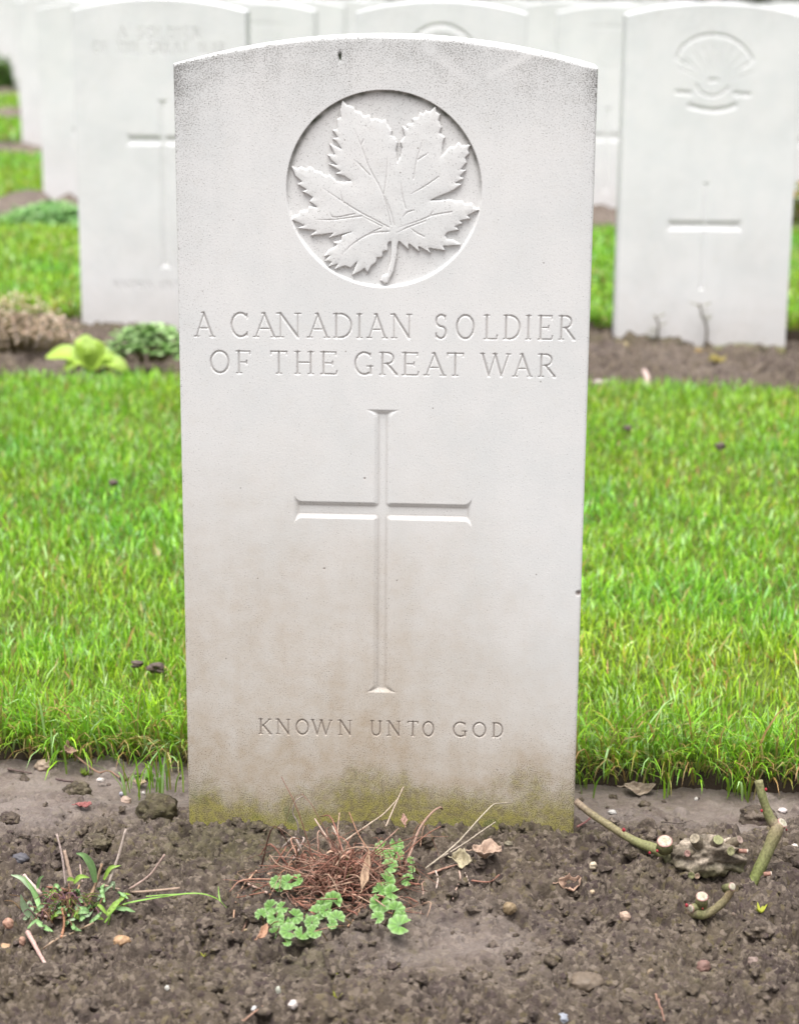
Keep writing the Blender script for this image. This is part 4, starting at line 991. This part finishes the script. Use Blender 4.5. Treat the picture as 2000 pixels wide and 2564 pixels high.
# pruned rose, right
def W7(x, y): return (1400+x/2.84, 1900+y/2.84)
k0 = on_soil(*W7(1050, 860)); KY = k0[1]
rose = empty("pruned_rose", k0, "pruned rose stump with gnarled knob and short green canes right of the main headstone", "rose bush")
def rose_cane(pts, rad, Y0, Y1, cols, cuts=(), buds=()):
    P = trace([W7(*p) for p in pts], Y0, Y1, 22); n = len(P); mb = MB(); r_ = np.interp(np.linspace(0, 1, n), np.linspace(0, 1, len(rad)), rad)
    nd = 1+.10*np.exp(-((np.linspace(0, 1, n)[:, None]-np.array([.33, .68])[None])/.03)**2).sum(1)
    cc = np.stack([np.interp(np.linspace(0, 1, n), np.linspace(0, 1, len(cols)), np.array(cols)[:, i]) for i in range(3)], 1)
    mb.tube(P, r_*nd, cc, 14, jit=.05)
    for (cx, cy, rx, nrm, Yc) in cuts:           # stub below a cut
        c = on_y(*W7(cx, cy), Yc); nv = np.array(nrm, float); nv /= np.linalg.norm(nv)
        S = np.array([c-nv*.012, c-nv*.006, c-nv*.0006]); mb.tube(S, [rx*1.12, rx*1.02, rx], (.19, .19, .085), 14, jit=.06)
    o = par(mb.build("cane", BARK), rose)
    for (cx, cy, rx, nrm, Yc) in cuts:
        c = on_y(*W7(cx, cy), Yc); nv = np.array(nrm, float); nv /= np.linalg.norm(nv)
        u = np.cross(nv, [.3, .9, .1]); u /= np.linalg.norm(u); v = np.cross(nv, u); th = np.linspace(0, 2*math.pi, 18, endpoint=False)
        V = [c+nv*.0004]; C = [np.array((.36, .33, .23))]
        for f, colr, hh in ((.45, (.40, .37, .28), .0004), (.8, (.46, .43, .34), .0003), (1.04, (.33, .12, .12), -.0006)):
            V += list(c+nv*hh+rx*f*(np.cos(th)[:, None]*u+np.sin(th)[:, None]*v)); C += [np.array(colr)]*18
        T = [[0, 1+i, 1+(i+1) % 18] for i in range(18)]; Q = []
        for s_ in range(2): Q += [[1+s_*18+i, 19+s_*18+i, 19+s_*18+(i+1) % 18, 1+s_*18+(i+1) % 18] for i in range(18)]
        m2 = MB(); m2.add(np.array(V), Q, T, np.array(C)); k = m2.build("cut_end", BARK); k.parent = o
    for (cx, cy, rr, Yc) in buds:
        c = on_y(*W7(cx, cy), Yc); V, F = lump(c, (rr*.75, rr*.75, rr), 2, .3); m2 = MB(); m2.add(V, None, F, (.36, .035, .05)); m2.build("bud", BARK).parent = o
    return o
GN, OL, TN_ = (.20, .20, .085), (.23, .195, .105), (.25, .185, .135)
rose_cane([(115, 300), (210, 380), (300, 440), (400, 505), (480, 555), (580, 605), (690, 645), (770, 700), (830, 790)], [.0034, .0036, .0036, .0038, .0046, .0058, .0060], -.035, KY+.004, [TN_, OL, OL, GN, GN, (.17, .14, .09)],
          [(748, 582, .0070, (-.05, -.45, .9), KY-.004)], [(456, 506, .0022, KY-.012), (640, 668, .0016, KY-.012), (694, 655, .0016, KY-.014)])
rose_cane([(1340, 920), (1378, 870), (1440, 740), (1500, 610), (1545, 500), (1560, 470)], [.0052, .0055, .0056, .0058, .0064, .0050], KY-.012, KY+.012, [GN, (.19, .22, .07), GN, OL, TN_],
          [(1588, 452, .0052, (.55, -.3, .8), KY+.010)], [(1612, 505, .0012, KY+.01)])
rose_cane([(1530, 470), (1490, 410), (1462, 330), (1432, 235), (1414, 155)], [.0056, .0046, .0040, .0040, .0040], KY+.010, KY+.018, [TN_, GN, GN, (.23, .24, .10), (.24, .22, .11)], [], [(1466, 218, .0018, KY+.012), (1436, 370, .0016, KY+.010)])
FY = on_soil(*W7(1010, 1130))[1]
rose_cane([(1228, 915), (1190, 985), (1140, 1040), (1080, 1085), (1020, 1105), (960, 1090), (930, 1065)], [.0034, .0034, .0036, .0038, .0046, .0056, .0046], FY-.004, FY-.004, [(.26, .19, .11), OL, OL, GN, TN_],
          [(1230, 908, .0036, (.45, -.7, .5), FY-.006), (1013, 975, .0054, (0, -.4, .9), FY-.006), (932, 1064, .0036, (-.75, -.6, .1), FY-.008)], [(903, 1042, .0020, FY-.006), (1016, 1066, .0010, FY-.012)])
# the knob: one lumpy body with old cut scars
V, F = lump((0, 0, 0), (1, 1, 1), 4, .30, 1.3, 4)
nk = fbm(V[:, 0]*3.1+20, V[:, 1]*2.3+V[:, 2]*3.3+20, 4); V *= (1+.34*nk+.10*fbm(V[:, 0]*9+3, V[:, 2]*9+V[:, 1]*6+30, 3))[:, None]
kc = on_y(*W7(1060, 690), KY+.004)
V = V*np.array([.031, .020, .021])+kc
for cx, cy, r_ in ((965, 575, .008), (1120, 580, .008), (1208, 655, .0065), (1272, 590, .006), (915, 670, .005), (950, 820, .005), (1075, 850, .005)):
    q = on_y(*W7(cx, cy), KY-.014); d = np.linalg.norm((V-q)*np.array([1, .6, 1]), axis=1); V += ((q-kc)/np.linalg.norm(q-kc))*(.0045*np.exp(-(d/(r_*1.5))**2))[:, None]
mb = MB(); nn = fbm(V[:, 0]*140, V[:, 2]*140+V[:, 1]*90, 3)[:, None]
low = sstep(kc[2]+.004, kc[2]-.012, V[:, 2])[:, None]
C = np.array((.22, .18, .135))*(1+.7*nn)+np.array((.13, .11, .095))*sstep(.05, .35, nn); C = C*(1-.6*low)+np.array((.13, .13, .05))*.6*low
mb.add(V, None, F, C); knob = par(mb.build("knob", BARK), rose)
for cx, cy, r_, cc, nrm, dy in ((965, 572, .0058, (.30, .25, .18), (-.4, -.6, .7), -.012), (1125, 582, .0056, (.25, .25, .12), (.1, -.6, .7), -.014), (1210, 655, .0050, (.28, .27, .14), (.4, -.85, .3), -.018), (1272, 580, .0045, (.30, .22, .18), (.6, -.5, .6), -.004), (915, 672, .0038, (.34, .20, .17), (-.5, -.8, .3), -.016), (940, 825, .0040, (.25, .25, .12), (-.3, -.9, .1), -.020), (975, 830, .0032, (.40, .28, .2), (.1, -.95, .1), -.020)):
    c = on_y(*W7(cx, cy), KY+dy); nv = np.array(nrm); nv = nv/np.linalg.norm(nv); m2 = MB()
    r_ *= .85; c = c+nv*.002; m2.tube(np.array([c-nv*.016, c-nv*.006, c]), [r_*1.35, r_*1.15, r_], (.19, .155, .11), 14, cap=False, jit=.18)
    u = np.cross(nv, [.3, .9, .1]); u /= np.linalg.norm(u); v = np.cross(nv, u); th = np.linspace(0, 2*math.pi, 16, endpoint=False); V = [c-nv*.0008]; C = [np.array(cc)*.85]
    for f, kk, hh in ((.5, .92, -.0001), (.78, 1.0, .0003), (1.0, .8, .0001)):
        V += list(c+nv*hh+r_*f*(np.cos(th)[:, None]*u+np.sin(th)[:, None]*v)); C += [np.array(cc)*kk]*16
    m2.add(np.array(V), [[1+s_*16+i, 17+s_*16+i, 17+s_*16+(i+1) % 16, 1+s_*16+(i+1) % 16] for s_ in range(2) for i in range(16)], [[0, 1+i, 1+(i+1) % 16] for i in range(16)], np.array(C))
    m2.build("cut_stub", BARK).parent = knob
for pts, Yp in (([(1272, 655), (1338, 658)], KY-.008), ([(1450, 822), (1508, 815)], KY-.016)):
    mb = MB(); P = trace([W7(*p) for p in pts], Yp, Yp, 6); mb.tube(P, .0022, np.array([(.3, .16, .12)]*(len(P)-1)+[(.66, .58, .48)]), 9); par(mb.build("snag", BARK), rose)

# ------------------------------------------------------------------ stones, clods, twigs, seedlings
def pebble(px, py, rx, ry, rz, col, label, name="pebble", rough=.25, group="pebbles lying on the front bed", cat="pebble", sub=3, mat=None, base=on_soil):
    p = base(px, py, rz*.45); V, F = lump((0, 0, 0), (rx, ry, rz), sub, rough, 1.3, int(px) % 97, rng.uniform(-.4, .4)); mb = MB()
    n = fbm(V[:, 0]*500+px, V[:, 2]*500+V[:, 1]*300, 2)[:, None]
    mb.add(V, None, F, np.asarray(col)*.8*(1+.25*n)); o = mb.build(name, mat or STONELET); o.location = p; return tag(o, label, cat, group)
S_ = .00037
for px, py, w_, h_, col, lab in (
 (110, 1917, 56, 30, (.42, .32, .24), "large buff stone below the grass edge at far left"),
 (252, 1953, 22, 11, (.62, .56, .52), "white pebble just below the grass left of the main headstone"),
 (306, 1988, 16, 10, (.45, .44, .50), "bluish grey pebble of the small group near the mossy clod"),
 (359, 1986, 12, 9, (.70, .64, .62), "smallest white pebble of the group near the mossy clod"),
 (316, 2004, 32, 20, (.55, .41, .33), "pinkish pebble of the group near the mossy clod"),
 (306, 2356, 40, 20, (.48, .30, .17), "orange-brown oval pebble right of the left weed"),
 (52, 2150, 44, 24, (.11, .105, .12), "dark slate pebble above the left weed"),
 (9, 2378, 40, 22, (.45, .30, .18), "tan stone cut by the left edge of the picture"),
 (22, 2312, 26, 22, (.42, .24, .17), "reddish brown stone left of the left weed"),
 (56, 2358, 16, 22, (.44, .26, .19), "small pinkish stone above the pale stick"),
 (96, 2352, 22, 12, (.34, .27, .10), "yellowish stone right of the pale stick top"),
 (174, 2376, 24, 12, (.50, .43, .36), "pale flat stone below the left weed"),
 (696, 2482, 13, 18, (.50, .50, .42), "pale green-grey pebble standing on the front soil"),
 (734, 2516, 22, 17, (.66, .58, .54), "white pebble with brown rim near the bottom edge"),
 (637, 2527, 13, 12, (.68, .66, .64), "small round white pebble near the bottom edge"),
 (419, 2474, 11, 11, (.66, .64, .58), "tiny white pebble in the lower left soil"),
 (1226, 2552, 16, 15, (.66, .66, .68), "white pebble at the bottom edge right of the middle"),
 (1484, 2167, 19, 18, (.62, .52, .38), "cream pebble on the soil left of the rose stump"),
 (1564, 2294, 26, 22, (.50, .36, .27), "buff pinkish stone below the rose stump"),
 (1482, 2233, 13, 9, (.52, .40, .27), "small tan pebble just right of the folded dry leaf"),
 (1650, 2152, 12, 10, (.42, .30, .27), "brown-pink chip in the soil under the rose knob"),
 (1276, 2275, 34, 26, (.26, .19, .11), "rounded brown stone right of the green shoots"),
 (1272, 2113, 22, 14, (.23, .20, .14), "olive pebble near the headstone foot right of the dead leaves"),
 (1532, 2034, 24, 11, (.60, .57, .54), "white flint flake behind the long rose cane"),
 (1742, 2001, 12, 10, (.60, .56, .52), "small white chip on smooth soil below the grass"),
 (1958, 2030, 26, 14, (.66, .58, .56), "white flint beside the upright rose cane"),
 (1990, 2124, 26, 20, (.62, .55, .50), "white stone at the right edge beside the rose"),
 (1760, 2420, 36, 26, (.24, .14, .115), "reddish stone in the lower right soil"),
 (1885, 2408, 28, 20, (.27, .20, .17), "grey-pink stone at lower right"),
 (1406, 2550, 34, 20, (.33, .35, .40), "bluish stone at the bottom edge right of the headstone"),
 (1630, 2438, 24, 18, (.28, .21, .14), "ochre stone in the lower right foreground"),
 (1535, 2530, 12, 12, (.33, .26, .20), "small brown pebble near the bottom edge at right"),
 (1470, 2460, 80, 34, (.17, .13, .095), "long brown clod-like stone in the lower right foreground"),
 (860, 2300, 15, 11, (.30, .22, .17), "small brown pebble between the green shoots"),
 (616, 2330, 9, 9, (.50, .38, .22), "tiny ochre pebble beside the drooping left stalk"),
 (1835, 2290, 9, 9, (.35, .26, .2), "tiny brown pebble left of the yellow seedling")):
    pebble(px, py, w_*S_*.5, w_*S_*.42, h_*S_*.62, col, lab)
def clod(px, py, w_, h_, label, moss, name="soil_clod"):
    p = on_soil(px, py, h_*S_*.30); V, F = lump((0, 0, 0), (w_*S_*.5, w_*S_*.42, h_*S_*.6), 4, .24, 1.5, int(px) % 89)
    g = np.random.default_rng(int(px)); q = V[g.choice(len(V), 90)]*g.uniform(.8, 1.05, (90, 1))
    d = np.sqrt(((V[:, None]-q[None])**2).sum(2)).min(1)/(w_*S_*.16); V *= (1+.22*np.sqrt(np.clip(1-d*d, 0, 1)))[:, None]
    n = fbm(V[:, 0]*420+px, V[:, 2]*420+V[:, 1]*370, 3); V *= (1+.07*n)[:, None]
    o = mesh_np(name, V, F, SOIL, None, True, {'smoothness': np.zeros(len(V)), 'mossy': np.full(len(V), moss)}, p)
    tag(o, label, "clod of soil", "clods lying on the front bed")
for a in ((395, 2035, 100, 78, "mossy green lump of soil against the left foot of the main headstone", 1.0), (195, 1985, 66, 44, "dark mossy clod below the grass edge at left", .8), (1898, 2045, 84, 48, "dark clod behind the upright rose cane", .3), (1619, 2082, 46, 50, "dark clod standing behind the long rose cane", .1),
          (1592, 2132, 56, 38, "rounded clod tucked under the long rose cane", .6), (240, 2110, 66, 34, "low olive clod above the left weed", .75), (505, 2170, 56, 34, "brown clod between the weed and the withered clump", .6), (1975, 2150, 60, 44, "brown clod at the right edge beside the rose", .2), (25, 2050, 50, 26, "dark clod at the left edge above the weed", .2),
          (120, 2440, 60, 36, "dark purple-brown clod under the pale stick", .0), (1900, 2330, 60, 36, "brown clod below the yellow seedling", .1), (640, 2290, 50, 30, "brown clod left of the green shoots", .2)): clod(*a)
def twig(pts, r_, Y0, Y1, col, label, endcol=None, snap=True):
    mb = MB(); P = trace(pts, Y0, Y1, 18)
    if snap: P[:, 2] = np.maximum(P[:, 2], soil_z(P[:, 0], P[:, 1])+r_*.5)
    cc = np.array([col]*len(P), float)
    if endcol is not None: cc[-2:] = endcol
    c = P.mean(0); mb.tube(P-c, np.linspace(r_, r_*.7, len(P)), cc, 8, jit=.3); o = mb.build("twig", DRY); o.location = c; return tag(o, label, "twig", "twigs lying on the front bed")
def yy(px, py): return on_soil(px, py)[1]
twig([(70, 2334), (95, 2380), (116, 2418)], .0022, yy(70, 2345)-.004, yy(116, 2424)-.004, (.50, .33, .29), "pale pinkish stick slanting in the soil below the left weed", (.62, .52, .45))
twig([(185, 1888), (215, 1912), (250, 1935), (310, 1948)], .0010, yy(185, 1925), yy(310, 1952), (.33, .20, .14), "thin reddish twig hanging from the grass edge onto the soil at left")
twig([(20, 1925), (45, 1930), (80, 1936)], .0014, yy(20, 1930), yy(80, 1938), (.14, .10, .09), "dark twig at the far left just below the grass")
twig([(140, 1950), (165, 1955), (192, 1958)], .0012, yy(140, 1952), yy(192, 1960), (.13, .09, .085), "short dark twig below the small buff stone at left")
twig([(748, 2092), (745, 2060), (733, 2035), (742, 2005), (762, 1992)], .0008, -.012, -.010, (.33, .27, .24), "crooked grey twig leaning on the mossy foot of the main headstone", None, False)
twig([(600, 2086), (660, 2080), (720, 2078), (745, 2082)], .0009, -.012, -.012, (.17, .12, .09), "dark root lying along the foot of the main headstone", None, False)
twig([(1445, 2070), (1470, 2055), (1484, 2038)], .0012, yy(1445, 2074), yy(1484, 2060), (.22, .10, .09), "short dark red twig at the right foot of the main headstone")
twig([(1640, 2500), (1655, 2530), (1662, 2556)], .0009, yy(1640, 2500), yy(1662, 2556), (.28, .16, .12), "thin brown twig near the bottom edge at right")
twig([(606, 2560), (640, 2532), (660, 2524)], .0008, yy(606, 2560), yy(660, 2524), (.36, .22, .16), "thin curved root at the bottom edge left of the middle")
twig([(1655, 2058), (1700, 2062), (1740, 2060)], .0006, yy(1655, 2060), yy(1740, 2062), (.09, .07, .06), "thin black root on smooth soil behind the rose")
def seedling(px, py, s, label, col=(.36, .38, .05), n=16):
    p = on_soil(px, py, 0.0); mb = MB(); g = np.random.default_rng(int(px))
    for i in range(n):
        a = g.uniform(0, 6.28); L = s*g.uniform(.5, 1); t = np.linspace(0, 1, 6); up = g.uniform(.3, 1.0)
        P = np.stack([np.cos(a)*t*L*.7, np.sin(a)*t*L*.5, t*L*up+.001], 1)
        mb.leaf(P, s*.13*np.sin(math.pi*np.clip(t, .05, .97)), (-math.sin(a), math.cos(a), .2), np.array(col)*g.uniform(.7, 1.2), .2, 3)
    o = mb.build("seedling", LEAFM); o.location = p; tag(o, label, "seedling", "small seedlings on the front bed")
seedling(1902, 2288, .011, "yellow-green seedling in the soil below the upright rose cane")
seedling(858, 2466, .012, "yellowish seedling in the front soil below the green shoots")
seedling(844, 2505, .008, "smaller yellow seedling nearest the bottom edge")
seedling(512, 2400, .006, "tiny yellow-green seedling right of the orange-brown pebble")
seedling(213, 1944, .010, "small green seedling at the grass edge left of the main headstone", (.2, .28, .04))
seedling(375, 1955, .014, "feathery green seedling close to the left edge of the main headstone", (.14, .28, .04))
seedling(1298, 2262, .007, "tiny green seedling beside the rounded brown stone", (.25, .33, .04))

# ------------------------------------------------------------------ plants in the beds behind
def bed2(px, py, dz=0.0):
    p = on_z(px, py, 0.0)
    for _ in range(5): p = on_z(px, py, float(bed2_z(p[0], p[1]))+dz)
    return p
def broad(P0, tip, W, col, mb, up=.02):
    P = curve([P0, (np.asarray(P0)+tip)/2+np.array([0, 0, up]), tip], 12); t = np.linspace(0, 1, len(P))
    sd = np.cross(np.gradient(P, axis=0), [0, -.5, .85]); sd /= np.linalg.norm(sd, axis=1)[:, None]
    mb.leaf(P, W*np.sin(math.pi*np.clip(t**1.4*.85+.12, 0, .98)), sd, col, .25, 7)
pb = bed2(232, 930); YB = pb[1]
prim = empty("leafy_plant", pb, "bright yellow-green broad-leaved plant in the bed before the faint-inscribed stone", "plant")
for tip, W_, Yt in (((190, 852), .020, 0.01), ((245, 852), .022, .015), ((115, 895), .019, 0), ((292, 898), .018, 0.0), ((325, 935), .016, -.02), ((160, 930), .014, -.02), ((215, 875), .014, -.01)):
    mb = MB(); broad(pb+np.array([0, 0, .005]), on_y(*tip, YB+Yt), W_*1.2, np.array((.34, .50, .07))*rng.uniform(.85, 1.15), mb); par(mb.build("leaf", LEAFM), prim)
def tufted(name, px, py, n, wx, wy_, h, lw, cols, label, cat, base, seed, narrow=False):
    p = np.array(base(px, py)); g = np.random.default_rng(seed); root = empty(name, p, label, cat); mb = MB(); ms = MB()
    for i in range(n):
        a = g.uniform(0, 6.28); rr = g.random()**.6; x, y = wx*rr*math.cos(a), wy_*rr*math.sin(a); hh = h*(1-.6*rr*rr)*g.uniform(.35, 1)
        c = p+np.array([x, y, hh]); d = g.uniform(0, 6.28); L = lw*g.uniform(1.4, 2.4); t = np.linspace(0, 1, 5)
        tip = c+np.array([math.cos(d)*L, math.sin(d)*L, g.uniform(-.3, .5)*L]); P = c*(1-t)[:, None]+tip*t[:, None]; P[:, 2] += .25*L*np.sin(t*3.1)
        mb.leaf(P, lw*(.4 if narrow else 1)*np.sin(math.pi*np.clip(t, .06, .97)), (-math.sin(d), math.cos(d), .3), np.array(cols[g.integers(0, len(cols))])*g.uniform(.75, 1.2), .3, 3)
        if i % 6 == 0: ms.tube(np.array([p+np.array([x*.4, y*.4, 0]), p+np.array([x*.8, y*.8, hh*.6]), c]), .0014, (.2, .17, .08), 5)
    par(mb.build("foliage", LEAFM), root); par(ms.build("stem", DRY), root)
tufted("leafy_plant", 372, 905, 260, .085, .05, .085, .0095, [(.24, .40, .13), (.34, .50, .22), (.17, .30, .09)], "grey-green ferny plant between the bright plant and the main headstone", "plant", bed2, 31)
tufted("dry_plant", 55, 880, 420, .13, .07, .13, .008, [(.62, .48, .35), (.50, .37, .26), (.68, .57, .46), (.36, .25, .18)], "withered tan plant in the second bed at the left edge", "plant", bed2, 32, True)
def lvl(k):
    return lambda px, py, dz=0.0: on_z(px, py, float(gz(k*PITCH))-.01)
tufted("mound_plant", 135, 582, 1300, .19, .17, .10, .012, [(.18, .38, .09), (.26, .46, .18), (.32, .52, .20), (.13, .30, .08)], "low rounded green mound plant at the foot of a third-row headstone", "plant", lvl(2), 33)
tufted("autumn_plant", 2004, 600, 300, .09, .06, .20, .012, [(.45, .27, .09), (.30, .28, .05), (.16, .25, .04), (.4, .33, .2)], "orange and green plant at the right edge beside the sunburst-badge stone", "plant", lvl(2), 34)
tufted("shrub", 2, 250, 700, .18, .14, .34, .022, [(.07, .15, .03), (.10, .2, .04), (.14, .24, .05)], "dark green shrub among the distant headstones at the left edge", "shrub", lvl(6), 35)
def thin_weed(px, pts, label, w_=.0016):
    mb = MB(); P = trace(pts, PITCH-.03, PITCH-.02, 14); c = P[-1].copy(); mb.tube(P-c, np.linspace(w_*.7, w_, len(P)), (.16, .13, .10), 6, jit=.3)
    g = np.random.default_rng(px)
    for i in range(9):
        q = P[g.integers(1, len(P)-1)]-c; d = g.uniform(0, 6.28); t = np.linspace(0, 1, 5); L = g.uniform(.012, .03)
        PP = q+np.stack([np.cos(d)*t*L, np.sin(d)*t*L*.5, t*L*.4], 1); mb.leaf(PP, .003*np.sin(math.pi*np.clip(t, .06, .97)), (0, 1, .3), (.15, .15, .08), .2, 3)
    o = mb.build("thin_weed", DRY); o.location = c; tag(o, label, "weed", "thin weeds against the sunburst-badge stone")
thin_weed(1645, [(1640, 790), (1648, 815), (1645, 840), (1648, 862)], "short dark weed stem at the left foot of the sunburst-badge stone", .003)
thin_weed(1760, [(1750, 760), (1757, 790), (1768, 820), (1766, 870)], "taller grey weed stem at the middle foot of the sunburst-badge stone", .0028)
def base_b2(px, py, dz=0.0): return bed2(px, py, dz)
for px, py, L, W_, an, col, lab in ((1556, 868, .035, .012, .3, (.48, .40, .24), "pale buff leaf at the left foot of the sunburst-badge stone"), (1755, 885, .04, .012, .4, (.33, .23, .10), "ochre leaf in the bed below the sunburst-badge stone"), (1795, 905, .05, .013, .7, (.36, .30, .10), "yellowish leaf in the bed below the middle of the sunburst-badge stone"),
                                    (1505, 960, .03, .010, 0, (.55, .46, .46), "pinkish white flake beside the main headstone in the second bed"), (1870, 945, .03, .012, 1.2, (.50, .40, .32), "beige leaf in the second bed near the right lawn edge"), (20, 900, .03, .012, .5, (.48, .36, .30), "pinkish leaf beside the withered tan plant")):
    dead_leaf(px, py, L, W_, an, col, lab, .6, .012, .3, 0, base_b2)
mb = MB(); P = trace([(1612, 930), (1620, 950), (1618, 985)], PITCH-.42, PITCH-.5, 8); c = P.mean(0); mb.tube(P-c, .006, (.55, .42, .38), 8, jit=.2); o = mb.build("stick", DRY); o.location = c
tag(o, "pale pink stick standing at the front edge of the second bed", "stick")
for px, py, rx, lab in ((1570, 1073, .008, "small dark worm cast on the lawn right of the main headstone"), (1803, 1118, .010, "dark soil lump on the lawn towards the right edge"), (285, 1210, .008, "dark soil lump on the lawn left of the main headstone"), (392, 1672, .010, "grey soil lump in the grass close left of the main headstone"), (345, 1664, .007, "small brown soil lump in the grass left of the grey lump")):
    pebble(px, py, rx, rx*.8, rx*.7, (.13, .095, .08), lab, "soil_lump", .5, "soil lumps on the lawn", "lump of soil", 3, None, lambda a, b, dz=0: on_z(a, b, .042))

# hedge closing the cemetery
g = np.random.default_rng(90); N = 16000
hx = g.uniform(-14, 9, N); hy = 28+g.uniform(-.5, .5, N); hz = g.uniform(0, 1.9, N)**1.0-.35+.12*fbm(hx*2, hz_ if False else hx*0, 2)
c = np.stack([hx, hy+.25*fbm(hx*1.5, hx*0+3, 3), hz], 1); s_ = g.uniform(.05, .11, N)
d1 = g.normal(0, 1, (N, 3)); d1 /= np.linalg.norm(d1, axis=1)[:, None]; d2 = np.cross(d1, g.normal(0, 1, (N, 3))); d2 /= np.linalg.norm(d2, axis=1)[:, None]
V = np.stack([c-d1*s_[:, None], c+d2*s_[:, None]*.5, c+d1*s_[:, None], c-d2*s_[:, None]*.5], 1).reshape(-1, 3)
C = np.repeat(np.array([(.05, .10, .03), (.035, .075, .03), (.07, .12, .04)])[g.integers(0, 3, N)]*g.uniform(.6, 1.3, (N, 1)), 4, 0)
hedge = empty("hedge", (0, 28, -.35), "long dark green hedge closing the cemetery behind the headstones", "hedge")
par(mesh_np("foliage", V, np.arange(N*4).reshape(-1, 4), LEAFM, None, False, {'tint': C}), hedge)
mb = MB()
for x in np.arange(-14, 9, .5): mb.tube(np.array([(x, 28, -.4), (x+.05, 28.02, .4), (x-.03, 27.98, 1.2)]), [.03, .022, .012], (.09, .07, .05), 6)
par(mb.build("stem", DRY), hedge)
